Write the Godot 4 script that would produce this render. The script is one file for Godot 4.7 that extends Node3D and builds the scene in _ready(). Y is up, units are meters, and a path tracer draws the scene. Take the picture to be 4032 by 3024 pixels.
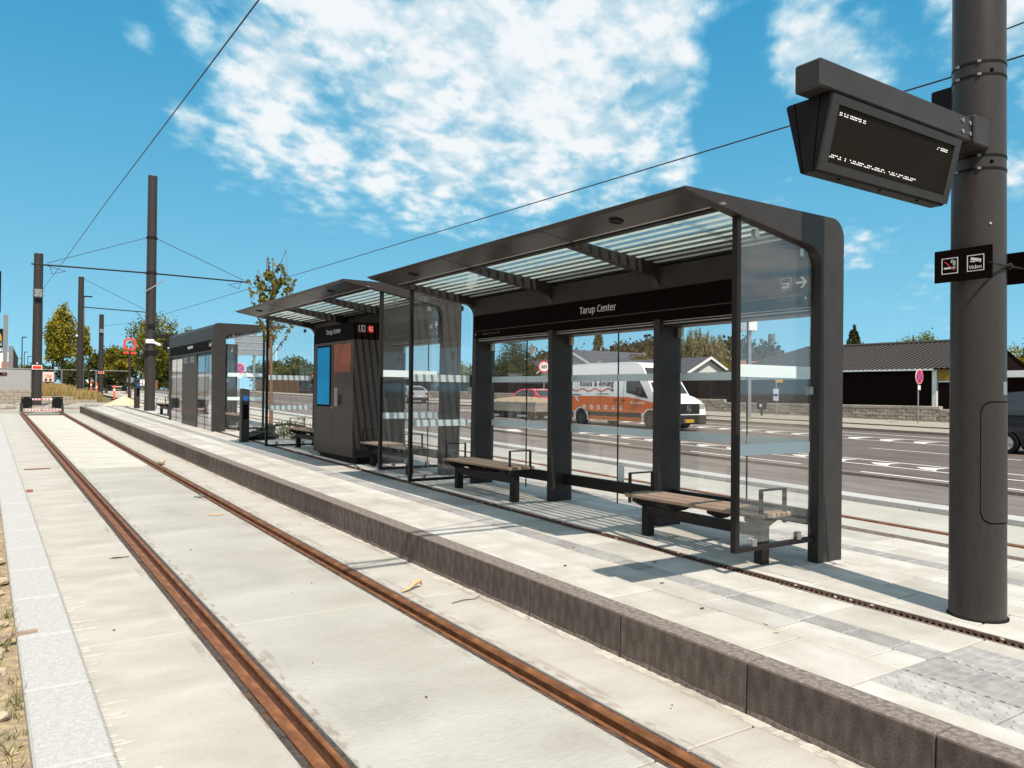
extends Node3D
# A light-rail stop: island platform with three glass shelters, grooved track in concrete, road and houses beyond.

const SLOPE := 0.0197          # the line climbs away from the camera
const HP := 0.275              # platform above rail
var M := {}                    # materials
var rng := RandomNumberGenerator.new()
var taken := {}


class Geo:
	var v := PackedVector3Array()
	var n := PackedVector3Array()
	var c := PackedColorArray()
	var uv := PackedVector2Array()
	var col := Color.WHITE

	func tri(a: Vector3, b: Vector3, d: Vector3) -> void:   # counter-clockwise seen from outside
		var m := (b - a).cross(d - a)
		if m.length_squared() < 1e-16:
			return
		m = m.normalized()
		v.append_array([a, d, b])
		n.append_array([m, m, m])
		c.append_array([col, col, col])
		uv.append_array([Vector2(a.x, a.z), Vector2(d.x, d.z), Vector2(b.x, b.z)])

	func tris(a: Vector3, b: Vector3, d: Vector3, na: Vector3, nb: Vector3, nd: Vector3) -> void:
		v.append_array([a, d, b])
		n.append_array([na, nd, nb])
		c.append_array([col, col, col])
		uv.append_array([Vector2(a.x, a.z), Vector2(d.x, d.z), Vector2(b.x, b.z)])

	func quad(a: Vector3, b: Vector3, d: Vector3, e: Vector3) -> void:
		tri(a, b, d)
		tri(a, d, e)

	func hexa(p: Array) -> void:   # eight corners: bottom 0-3 counter-clockwise seen from above, top 4-7
		quad(p[3], p[2], p[1], p[0])
		quad(p[4], p[5], p[6], p[7])
		for i in 4:
			var j := (i + 1) % 4
			quad(p[i], p[j], p[j + 4], p[i + 4])

	func box(lo: Vector3, hi: Vector3) -> void:
		hexa([Vector3(lo.x, lo.y, hi.z), Vector3(hi.x, lo.y, hi.z), Vector3(hi.x, lo.y, lo.z), Vector3(lo.x, lo.y, lo.z),
			Vector3(lo.x, hi.y, hi.z), Vector3(hi.x, hi.y, hi.z), Vector3(hi.x, hi.y, lo.z), Vector3(lo.x, hi.y, lo.z)])

	func obox(at: Vector3, size: Vector3, b: Basis) -> void:
		var h := size / 2
		var p := []
		for y in [-1, 1]:
			for q in [[-1, 1], [1, 1], [1, -1], [-1, -1]]:
				p.append(at + b * Vector3(q[0] * h.x, y * h.y, q[1] * h.z))
		hexa(p)

	func cbox(lo: Vector3, hi: Vector3, k := 0.004) -> void:   # a box with chamfered edges
		var s := [lo, hi]
		var f := func(ix: int, iy: int, iz: int, ax: int) -> Vector3:
			var p := Vector3(s[ix].x, s[iy].y, s[iz].z)
			var d := Vector3(1 - 2 * ix, 1 - 2 * iy, 1 - 2 * iz) * k
			d[ax] = 0.0
			return p + d
		for ax in 3:
			var u := (ax + 1) % 3
			var w := (ax + 2) % 3
			for e in 2:
				var q := []
				for k2 in [[0, 0], [1, 0], [1, 1], [0, 1]]:
					var ii := [0, 0, 0]
					ii[ax] = e
					ii[u] = k2[0]
					ii[w] = k2[1]
					q.append(f.call(ii[0], ii[1], ii[2], ax))
				if e == 1:
					quad(q[0], q[1], q[2], q[3])
				else:
					quad(q[3], q[2], q[1], q[0])
			for e in 2:
				for g in 2:      # edges parallel to ax
					var r := []
					for t in 2:
						for pick in [u, w]:
							var ii := [0, 0, 0]
							ii[ax] = t
							ii[u] = e
							ii[w] = g
							r.append(f.call(ii[0], ii[1], ii[2], pick))
					if (e == g):
						quad(r[0], r[1], r[3], r[2])
					else:
						quad(r[1], r[0], r[2], r[3])
		for ix in 2:
			for iy in 2:
				for iz in 2:
					var t := [f.call(ix, iy, iz, 0), f.call(ix, iy, iz, 1), f.call(ix, iy, iz, 2)]
					if (ix + iy + iz) % 2 == 1:
						tri(t[0], t[1], t[2])
					else:
						tri(t[0], t[2], t[1])

	func prism(poly: PackedVector2Array, axis: String, t0: float, t1: float, smooth := false) -> void:
		# axis z: (x, y); axis x: (z, y); axis y: (x, z)
		var map := func(p: Vector2, t: float) -> Vector3:
			match axis:
				"z": return Vector3(p.x, p.y, t)
				"x": return Vector3(t, p.y, p.x)
				_: return Vector3(p.x, t, p.y)
		var q := poly
		if Geometry2D.is_polygon_clockwise(q):
			q = q.duplicate()
			q.reverse()
		var idx := Geometry2D.triangulate_polygon(q)
		var flip := axis != "z"
		for i in range(0, idx.size(), 3):
			var a := q[idx[i]]
			var b := q[idx[i + 1]]
			var d := q[idx[i + 2]]
			if (b - a).cross(d - a) < 0:
				var sw := b
				b = d
				d = sw
			if flip:
				tri(map.call(a, t1), map.call(d, t1), map.call(b, t1))
				tri(map.call(a, t0), map.call(b, t0), map.call(d, t0))
			else:
				tri(map.call(a, t1), map.call(b, t1), map.call(d, t1))
				tri(map.call(a, t0), map.call(d, t0), map.call(b, t0))
		for i in q.size():
			var a := q[i]
			var b := q[(i + 1) % q.size()]
			if flip:
				quad(map.call(b, t0), map.call(a, t0), map.call(a, t1), map.call(b, t1))
			else:
				quad(map.call(a, t0), map.call(b, t0), map.call(b, t1), map.call(a, t1))

	func tube(pts: Array, radii: Array, sides := 10, caps := true) -> void:
		var rings := []
		var norms := []
		var up := Vector3.UP
		var side := Vector3.ZERO
		for i in pts.size():
			var d: Vector3 = (pts[mini(i + 1, pts.size() - 1)] - pts[maxi(i - 1, 0)]).normalized()
			if i == 0:
				up = Vector3.RIGHT if absf(d.y) > 0.8 else Vector3.UP
				side = d.cross(up).normalized()
			else:
				side = (side - d * side.dot(d)).normalized()
			var w := d.cross(side)
			var ring := []
			var nr := []
			var r: float = radii[mini(i, radii.size() - 1)]
			for k in sides:
				var a := TAU * k / sides
				var o := side * cos(a) + w * sin(a)
				nr.append(o)
				ring.append(pts[i] + o * r)
			rings.append(ring)
			norms.append(nr)
		for i in pts.size() - 1:
			for k in sides:
				var j := (k + 1) % sides
				tris(rings[i][k], rings[i][j], rings[i + 1][j], norms[i][k], norms[i][j], norms[i + 1][j])
				tris(rings[i][k], rings[i + 1][j], rings[i + 1][k], norms[i][k], norms[i + 1][j], norms[i + 1][k])
		if caps:
			for k in range(1, sides - 1):
				tri(rings[0][0], rings[0][k + 1], rings[0][k])
				tri(rings[-1][0], rings[-1][k], rings[-1][k + 1])

	func cyl(a: Vector3, b: Vector3, r: float, sides := 10) -> void:
		tube([a, b], [r], sides)

	func lathe(prof: Array, at: Vector3, sides := 24) -> void:   # prof: Vector2(radius, y) from the bottom up
		for i in prof.size() - 1:
			var p: Vector2 = prof[i]
			var q: Vector2 = prof[i + 1]
			var t := (q - p).normalized()
			for k in sides:
				var a0 := TAU * k / sides
				var a1 := TAU * (k + 1) / sides
				var d0 := Vector3(cos(a0), 0, -sin(a0))
				var d1 := Vector3(cos(a1), 0, -sin(a1))
				var n0 := (d0 * t.y - Vector3.UP * t.x).normalized()
				var n1 := (d1 * t.y - Vector3.UP * t.x).normalized()
				var A := at + d0 * p.x + Vector3.UP * p.y
				var B := at + d1 * p.x + Vector3.UP * p.y
				var C := at + d1 * q.x + Vector3.UP * q.y
				var D := at + d0 * q.x + Vector3.UP * q.y
				if p.x > 1e-5:
					tris(A, B, C, n0, n1, n1)
				if q.x > 1e-5:
					tris(A, C, D, n0, n1, n0)

	func blob(at: Vector3, r: Vector3, rough: float, seed_: int, nu := 9, nv := 6) -> void:   # a lumpy stone or heap
		var f := FastNoiseLite.new()
		f.seed = seed_
		f.frequency = 0.9
		var g := func(i: int, j: int) -> Vector3:
			var th := PI * j / nv
			var ph := TAU * (i % nu) / nu
			var d := Vector3(sin(th) * cos(ph), cos(th), sin(th) * sin(ph))
			return at + d * r * (1.0 + rough * f.get_noise_3dv(d * 1.3 + at))
		for i in nu:
			for j in nv:
				tri(g.call(i, j), g.call(i + 1, j), g.call(i + 1, j + 1))
				tri(g.call(i, j), g.call(i + 1, j + 1), g.call(i, j + 1))

	func shift(o: Vector3) -> void:
		for i in v.size():
			v[i] += o

	func mesh() -> ArrayMesh:
		var a := []
		a.resize(Mesh.ARRAY_MAX)
		a[Mesh.ARRAY_VERTEX] = v
		a[Mesh.ARRAY_NORMAL] = n
		a[Mesh.ARRAY_COLOR] = c
		a[Mesh.ARRAY_TEX_UV] = uv
		var m := ArrayMesh.new()
		m.add_surface_from_arrays(Mesh.PRIMITIVE_TRIANGLES, a)
		return m


func V(x: float, y: float, z: float) -> Vector3:
	return Vector3(x, y, z)


func numbered(called: String) -> String:
	taken[called] = taken.get(called, -1) + 1
	return called if taken[called] == 0 else "%s_%03d" % [called, taken[called]]


func tag(o: Node, label: String, category := "", group := "", kind := "") -> Node:
	if label: o.set_meta("label", label)
	if category: o.set_meta("category", category)
	if group: o.set_meta("group", group)
	if kind: o.set_meta("kind", kind)
	return o


func thing(called: String, at: Vector3, label: String, category: String, group := "", kind := "", turn := 0.0) -> Node3D:
	var o := Node3D.new()
	o.name = numbered(called)
	add_child(o)
	o.position = at
	o.rotation.y = turn
	tag(o, label, category, group, kind)
	return o


func base_of(p: Node) -> Vector3:
	var s := Vector3.ZERO
	while p != null and p != self:
		if p is Node3D: s += p.position
		p = p.get_parent()
	return s


func part(called: String, g: Geo, m: Material, parent: Node, world := false) -> MeshInstance3D:   # world: g holds world positions and the parent is not turned
	if world:
		g.shift(-base_of(parent))
	var o := MeshInstance3D.new()
	o.mesh = g.mesh()
	o.material_override = m
	o.name = called
	parent.add_child(o, true)
	return o


func single(called: String, g: Geo, m: Material, label: String, category: String, group := "", kind := "", at := Vector3.ZERO) -> MeshInstance3D:
	g.shift(-at)
	var o := MeshInstance3D.new()
	o.mesh = g.mesh()
	o.material_override = m
	o.name = numbered(called)
	o.position = at
	add_child(o)
	tag(o, label, category, group, kind)
	return o


func inst(called: String, me: Mesh, m: Material, parent: Node, at: Vector3, b := Basis.IDENTITY) -> MeshInstance3D:
	var o := MeshInstance3D.new()
	o.mesh = me
	o.material_override = m
	o.name = called
	o.transform = Transform3D(b, at)
	parent.add_child(o, true)
	return o


func copy(src: Node3D, at: Vector3, turn: float, label: String) -> Node3D:
	var o: Node3D = src.duplicate()
	var stem := String(src.name)
	if stem.length() > 4 and stem[-4] == "_" and stem.right(3).is_valid_int():
		stem = stem.left(-4)
	o.name = numbered(stem)
	add_child(o)
	o.position = at
	o.rotation.y = turn
	o.set_meta("label", label)
	return o


func ga(z: float) -> float:    # ground along the track
	var u := -z
	return -1.76 + 0.0197 * minf(u, 82.0) + 0.0036 * clampf(u - 82.0, 0, 70)


func gy(x: float, z: float) -> float:
	var a := smoothstep(14.0, 24.0, x)
	var b := clampf((x - 16) / 5, 0, 1) * clampf((32 - x) / 6, 0, 1)
	return ga(z) * (1 - a) + (-1.65 - 0.07 * b + 0.0121 * minf(-z, 140.0)) * a


func words(s: String, size: float, depth: float, m: Material, parent: Node, at: Vector3, b: Basis, font := "Droid Sans", bold := false) -> MeshInstance3D:
	var t := TextMesh.new()
	var f := SystemFont.new()
	f.font_names = PackedStringArray([font])
	if bold: f.font_weight = 700
	t.font = f
	t.text = s
	t.font_size = 64
	t.pixel_size = size / 46.0      # size: height of a capital
	t.depth = depth
	t.curve_step = 2.0
	t.material = m
	var o := MeshInstance3D.new()
	o.mesh = t
	o.material_override = m
	o.name = "lettering"
	o.transform = Transform3D(b, at + b.y * size * .5)
	parent.add_child(o, true)
	return o


func arc(cx: float, cy: float, r: float, a0: float, a1: float, steps: int) -> Array:
	var o := []
	for i in steps + 1:
		var a := deg_to_rad(lerpf(a0, a1, float(i) / steps))
		o.append(Vector2(cx + r * cos(a), cy + r * sin(a)))
	return o


func P2(a: Array) -> PackedVector2Array:
	return PackedVector2Array(a)


# ---------------------------------------------------------------- materials
func noise_img(seed_: int, freq: float, octaves: int, size := 512, type := FastNoiseLite.TYPE_SIMPLEX_SMOOTH, sx := 1) -> Image:
	var f := FastNoiseLite.new()
	f.seed = seed_
	f.noise_type = type
	f.frequency = freq
	f.fractal_octaves = octaves
	f.fractal_type = FastNoiseLite.FRACTAL_FBM if octaves > 1 else FastNoiseLite.FRACTAL_NONE
	return f.get_seamless_image(size, size)


func two_tone(im: Image, lo: Color, hi: Color, g := 1.0, im2: Image = null, amount := 0.0, im3: Image = null, amount3 := 0.0) -> ImageTexture:   # lo, hi: sRGB
	var d := im.get_data()
	var d2 := im2.get_data() if im2 else PackedByteArray()
	var d3 := im3.get_data() if im3 else PackedByteArray()
	var out := PackedByteArray()
	out.resize(d.size() * 3)
	for i in d.size():
		var t := pow(d[i] / 255.0, g)
		if im2: t = clampf(t + (d2[i] / 255.0 - 0.5) * amount, 0, 1)
		if im3: t = clampf(t + (d3[i] / 255.0 - 0.5) * amount3, 0, 1)
		out[i * 3] = int(255 * lerpf(lo.r, hi.r, t))
		out[i * 3 + 1] = int(255 * lerpf(lo.g, hi.g, t))
		out[i * 3 + 2] = int(255 * lerpf(lo.b, hi.b, t))
	return ImageTexture.create_from_image(Image.create_from_data(im.get_width(), im.get_height(), false, Image.FORMAT_RGB8, out))


func blotches(im: Image, im2: Image, cut: float, gain: float, most: float) -> ImageTexture:   # white with a patchy alpha
	var d := im.get_data()
	var d2 := im2.get_data()
	var out := PackedByteArray()
	out.resize(d.size() * 4)
	for i in d.size():
		var t := clampf((d[i] / 255.0 - cut) * gain * 3.0, 0, 1) * clampf(.3 + d2[i] / 180.0, 0, 1)
		out[i * 4] = 255
		out[i * 4 + 1] = 255
		out[i * 4 + 2] = 255
		out[i * 4 + 3] = int(255 * t * most)
	return ImageTexture.create_from_image(Image.create_from_data(im.get_width(), im.get_height(), false, Image.FORMAT_RGBA8, out))


func bump(im: Image, k: float) -> ImageTexture:
	var b := im.duplicate()
	b.convert(Image.FORMAT_RGBA8)
	b.bump_map_to_normal_map(k)
	return ImageTexture.create_from_image(b)


func mat(r: float, g: float, b: float, rough: float, o := {}) -> StandardMaterial3D:   # r, g, b: real-world base colour (linear)
	var m := StandardMaterial3D.new()
	m.albedo_color = Color(r, g, b).linear_to_srgb()
	m.roughness = rough
	m.metallic = o.get("metal", 0.0)
	m.metallic_specular = o.get("spec", 0.5)
	if o.has("tex"):
		m.albedo_texture = o.tex
	if o.has("nrm"):
		m.normal_enabled = true
		m.normal_texture = o.nrm
		m.normal_scale = o.get("nk", 1.0)
	if o.has("scale"):
		m.uv1_triplanar = true
		m.uv1_world_triplanar = o.get("world", true)
		var s = o.scale
		m.uv1_scale = s if s is Vector3 else Vector3(s, s, s)
		m.uv1_triplanar_sharpness = 4.0
	if o.has("back"):
		m.backlight_enabled = true
		m.backlight = o.back
	if o.has("vc"): m.vertex_color_use_as_albedo = true
	if o.has("coat"):
		m.clearcoat_enabled = true
		m.clearcoat = o.coat
		m.clearcoat_roughness = 0.05
	if o.has("glow"):
		m.emission_enabled = true
		m.emission = o.glow
		m.emission_energy_multiplier = o.get("glow_k", 1.0)
	if o.has("alpha"):
		m.transparency = BaseMaterial3D.TRANSPARENCY_ALPHA
		m.albedo_color.a = o.alpha
	return m


func make_materials() -> void:
	var soft := noise_img(1, 0.006, 5)
	var mid := noise_img(2, 0.02, 4)
	var fine := noise_img(3, 0.16, 3)
	var speck := noise_img(4, 0.45, 1, 512, FastNoiseLite.TYPE_VALUE)
	var cell := noise_img(5, 0.05, 2, 512, FastNoiseLite.TYPE_CELLULAR)
	var fine_n := bump(fine, 3.0)
	var speck_n := bump(speck, 2.5)
	var mid_n := bump(mid, 5.0)
	var conc := two_tone(soft, Color(.90, .885, .86), Color(1, .995, .98), 1.0, fine, 0.35, speck, 0.25)
	var conc2 := two_tone(soft, Color(.88, .87, .845), Color(1, 1, 1), 1.0, fine, 0.35, speck, 0.35)
	M.concrete_warm = mat(.455, .435, .41, .9, {"tex": conc, "nrm": fine_n, "nk": 0.15, "scale": Vector3(.31, .5, .7)})
	M.concrete = mat(.42, .412, .392, .9, {"tex": conc, "nrm": fine_n, "nk": 0.15, "scale": Vector3(.17, .5, .35)})
	M.concrete_new = mat(.545, .53, .49, .9, {"tex": conc, "nrm": fine_n, "nk": 0.12, "scale": Vector3(.25, .5, .8)})
	M.stain = mat(.20, .135, .085, .95, {"scale": Vector3(.9, 1, .45), "alpha": 1.0, "tex": blotches(soft, fine, .46, 1.1, .17)})
	M.grime = mat(.13, .12, .105, .95, {"scale": Vector3(.13, 1, .10), "alpha": 1.0, "tex": blotches(mid, fine, .50, 1.0, .055)})
	M.rust_stain = mat(.25, .11, .04, .95, {"scale": Vector3(1.5, 1, .6), "alpha": 1.0, "tex": blotches(mid, fine, .44, 1.6, .24)})
	M.mortar = mat(.55, .525, .475, .95, {"tex": conc2, "scale": 3.0})
	M.concrete_edge = mat(.36, .345, .315, .95, {"tex": conc2, "nrm": mid_n, "nk": 1.0, "scale": 2.0})
	M.slab = []
	for k in [[.505, .484, .455], [.54, .523, .495], [.468, .447, .412], [.525, .508, .48], [.44, .424, .40]]:
		M.slab.append(mat(k[0], k[1], k[2], .88, {"tex": conc2, "nrm": fine_n, "nk": 0.15, "scale": .7}))
	M.tactile = []
	for k in [[.35, .338, .322], [.40, .387, .37], [.45, .435, .41]]:
		M.tactile.append(mat(k[0], k[1], k[2], .85, {"tex": two_tone(soft, Color(.80, .80, .82), Color(1, 1, 1), 1.0, speck, 0.35, fine, .4), "nrm": fine_n, "nk": 0.2, "scale": 2.2}))
	var gran := two_tone(speck, Color(.76, .755, .75), Color(1, 1, 1), 1.0, fine, 0.5, mid, 0.4)
	M.granite = mat(.56, .55, .535, .85, {"tex": gran, "nrm": speck_n, "nk": 0.5, "scale": 2.0})
	var kf := func(k: float) -> StandardMaterial3D: return mat(.188 * k, .158 * k, .141 * k, .92, {"spec": .3, "tex": two_tone(fine, Color(.62, .59, .57), Color(1, .99, .98), 1.0, speck, 0.7, soft, 0.7), "nrm": speck_n, "nk": 0.6, "scale": Vector3(2.6, 1.3, 3.2)})
	M.kerb_stones = [kf.call(1.0), kf.call(1.14), kf.call(.88), kf.call(1.05)]
	M.kerb_face = M.kerb_stones[0]
	M.kerb_top = mat(.31, .265, .235, .9, {"tex": two_tone(mid, Color(.6, .58, .57), Color(1, 1, 1), 1.0, speck, 0.4, fine, 0.5), "nrm": speck_n, "nk": 0.8, "scale": 2.2})
	M.kerb_foot = mat(.33, .275, .24, .95, {"tex": two_tone(mid, Color(.6, .58, .57), Color(1, 1, 1), 1.0, speck, 0.4, fine, 0.5), "nrm": speck_n, "nk": 0.8, "scale": 2.2})
	M.rust = mat(.295, .125, .045, .62, {"tex": two_tone(soft, Color(.62, .54, .48), Color(1, .98, .95), 1.0, fine, 0.5, speck, .5), "nrm": fine_n, "nk": 0.2, "scale": Vector3(3, 3, 1.6)})
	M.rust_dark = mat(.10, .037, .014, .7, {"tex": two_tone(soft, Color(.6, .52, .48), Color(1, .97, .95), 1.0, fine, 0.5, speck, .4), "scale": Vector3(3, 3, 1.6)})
	M.filler = mat(.105, .09, .082, .9, {"tex": two_tone(fine, Color(.5, .48, .46), Color(1, 1, 1), 1.0, mid, 0.6), "nrm": mid_n, "nk": 0.9, "scale": 3.0})
	M.asphalt = mat(.135, .108, .097, .95, {"tex": two_tone(soft, Color(.78, .76, .75), Color(1, 1, 1), 1.0, speck, 0.5, fine, 0.3), "nrm": speck_n, "nk": 0.5, "scale": Vector3(.5, .5, .12)})
	M.asphalt_old = mat(.19, .165, .15, .92, {"tex": two_tone(soft, Color(.78, .76, .75), Color(1, 1, 1), 1.0, speck, 0.5, fine, 0.3), "scale": Vector3(.5, .5, .15)})
	M.asphalt_red = mat(.135, .095, .085, .92, {"tex": two_tone(soft, Color(.78, .76, .75), Color(1, 1, 1), 1.0, speck, 0.5), "scale": .5})
	M.paint = mat(.74, .73, .69, .75, {"tex": two_tone(fine, Color(.75, .74, .73), Color(1, 1, 1), .6, mid, 0.5), "scale": 1.5})
	M.pavement = mat(.33, .295, .25, .92, {"tex": conc2, "scale": .8})
	M.dirt = mat(.47, .40, .30, .95, {"tex": two_tone(mid, Color(.66, .64, .64), Color(1, .95, .84), 1.0, fine, 0.6, soft, 0.4), "nrm": mid_n, "nk": 1.5, "scale": 1.2})
	M.terrain = mat(.20, .17, .095, .95, {"tex": two_tone(mid, Color(.6, .62, .5), Color(1, .95, .8), 1.0, fine, 0.5, soft, 0.5), "scale": .4})
	M.dry_grass = mat(.9, .9, .9, .9, {"vc": true, "back": Color(.35, .35, .2)})
	M.stone = mat(.50, .42, .32, .9, {"tex": conc2, "nrm": mid_n, "nk": 1.2, "scale": 3.0})
	M.sand = mat(.62, .54, .39, .95, {"tex": two_tone(fine, Color(.85, .83, .8), Color(1, 1, 1), 1.0, mid, 0.4), "nrm": fine_n, "nk": 1.0, "scale": 1.5})
	var met := two_tone(soft, Color(.9, .9, .9), Color(1, 1, 1), 1.0, fine, 0.15)
	M.metal = mat(.041, .036, .0345, .45, {"spec": .35, "tex": met, "scale": 1.0, "world": false})
	M.metal_dark = mat(.020, .017, .016, .42, {"spec": .3, "tex": met, "scale": 1.0, "world": false})
	M.pole = mat(.049, .0405, .0370, .42, {"spec": .4, "tex": two_tone(fine, Color(.80, .80, .80), Color(1, 1, 1), 1.0, soft, 0.6), "scale": Vector3(1.6, .07, 1.6), "world": false})
	M.fascia = mat(.0085, .0045, .0045, .5, {"spec": .08})
	M.black = mat(.012, .010, .010, .5, {"spec": .25})
	M.seam = mat(.005, .004, .004, .9, {"spec": .05})
	M.rubber = mat(.015, .014, .014, .85, {"spec": .2})
	M.soffit = mat(.044, .034, .029, .32, {"spec": .4, "tex": met, "scale": 1.0, "world": false})
	M.kiosk = mat(.072, .050, .040, .42, {"spec": .3, "tex": met, "scale": 1.0, "world": false})
	M.steel = mat(.42, .41, .40, .32, {"metal": 0.9})
	M.galv = mat(.34, .345, .35, .5, {"metal": 0.4, "tex": two_tone(cell, Color(.8, .8, .8), Color(1, 1, 1)), "scale": 3.0, "world": false})
	M.alu = mat(.50, .49, .46, .45, {"metal": 0.5})
	M.glass = mat(.75, .80, .80, .03, {"alpha": .022, "spec": .55})
	M.roof_glass = mat(.10, .13, .16, .06, {"alpha": .22, "spec": .5})
	M.glass_dark = mat(.02, .022, .025, .05, {"spec": .6})
	M.frost = mat(.70, .78, .80, .5, {"alpha": .86, "back": Color(.5, .55, .55)})
	M.stripe = mat(.80, .85, .84, .5, {"alpha": .95, "back": Color(.95, 1, .98)})
	M.white = mat(.78, .78, .76, .5)
	M.letter = mat(.70, .68, .66, .5)
	M.letter_dim = mat(.20, .18, .175, .5)
	M.wood = []
	for k in [[.46, .34, .25], [.39, .29, .215], [.50, .385, .29]]:
		M.wood.append(mat(k[0], k[1], k[2], .75, {"tex": two_tone(mid, Color(.66, .62, .6), Color(1, 1, 1), 1.0, fine, 0.5), "scale": Vector3(9, 9, .6), "world": false}))
	M.screen_blue = mat(.008, .17, .33, .4, {"spec": .15, "glow": Color(.02, .50, .72), "glow_k": .30})
	M.field_red = mat(.32, .115, .072, .6, {"spec": .2})
	M.red = mat(.62, .03, .022, .35)
	M.red_sign = mat(.75, .045, .025, .45)
	M.blue_sign = mat(.05, .06, .36, .45)
	M.blue = mat(.008, .085, .33, .5)
	M.led = mat(.8, .8, .8, .4, {"glow": Color(1, .98, .95), "glow_k": .5})
	M.led_screen = mat(.040, .032, .022, .6, {"spec": .12, "tex": two_tone(noise_img(9, .2, 1), Color(.85, .8, .75), Color(1, 1, 1)), "scale": 40.0, "world": false})
	M.orange = mat(.72, .13, .04, .5)
	M.van_white = mat(.80, .80, .79, .3, {"coat": .6})
	M.van_orange = mat(.70, .135, .008, .3, {"coat": .6})
	M.plastic = mat(.024, .022, .022, .6, {"spec": .3})
	M.yellow = mat(.78, .42, .015, .45)
	M.amber = mat(.8, .35, .05, .4, {"glow": Color(1, .5, .12), "glow_k": 2.0})
	M.red_lamp = mat(.7, .05, .03, .4, {"glow": Color(1, .12, .05), "glow_k": 3.0})
	M.trailer_alu = mat(.30, .265, .225, .55, {"metal": .2})
	M.cargo = mat(.40, .315, .215, .95, {"tex": two_tone(fine, Color(.8, .78, .75), Color(1, 1, 1), 1.0, mid, 0.4), "nrm": fine_n, "nk": 1.0, "scale": 1.5})
	M.car_red = mat(.55, .02, .03, .25, {"coat": .8})
	M.car_silver = mat(.50, .50, .50, .3, {"metal": .4, "coat": .8})
	M.car_dark = mat(.008, .012, .020, .22, {"coat": .9})
	M.tail = mat(.35, .015, .015, .2)
	M.roof_tile = mat(.090, .076, .072, .8, {"spec": .25, "tex": two_tone(mid, Color(.75, .74, .75), Color(1, 1, 1)), "scale": 2.0})
	M.roof_grey = mat(.10, .10, .115, .75, {"tex": two_tone(mid, Color(.75, .75, .75), Color(1, 1, 1), 1.0, fine, .4), "scale": 1.0})
	M.roof_red = mat(.30, .09, .06, .8)
	M.black_wood = mat(.019, .0095, .008, .8, {"spec": .15, "tex": two_tone(mid, Color(.6, .6, .6), Color(1, 1, 1), 1.0, fine, .5), "scale": Vector3(3, 6, .4)})
	M.brown_wood = mat(.24, .115, .042, .8, {"tex": two_tone(mid, Color(.6, .6, .6), Color(1, 1, 1), 1.0, fine, .5), "scale": Vector3(3, .4, 3)})
	M.dark_fence = mat(.036, .018, .014, .8, {"spec": .15, "tex": two_tone(mid, Color(.6, .6, .6), Color(1, 1, 1), 1.0, fine, .5), "scale": Vector3(3, 6, .4)})
	M.block = []
	for k in [[.36, .315, .265], [.40, .35, .295], [.31, .27, .23]]:
		M.block.append(mat(k[0], k[1], k[2], .92, {"tex": conc2, "nrm": mid_n, "nk": 1.0, "scale": 1.5}))
	M.brick_red = mat(.34, .13, .09, .9, {"tex": conc2, "scale": 2.0})
	M.leaf = mat(1.0, 1.0, 1.0, .7, {"spec": .2, "vc": true, "back": Color(.55, .6, .3)})
	M.bark = mat(.30, .165, .09, .9, {"tex": two_tone(mid, Color(.6, .55, .5), Color(1, 1, 1), 1.0, fine, .5), "scale": Vector3(5, 1, 5)})
	M.bark_dark = mat(.09, .07, .05, .9)
	M.bag = mat(.010, .015, .011, .6, {"spec": .25})
	M.husk = mat(.60, .42, .24, .8, {"back": Color(.4, .3, .2)})
	M.chimney = mat(.40, .41, .43, .8)
	M.skin = mat(.50, .32, .24, .6)
	M.rope = mat(.02, .019, .019, .5)


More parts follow.
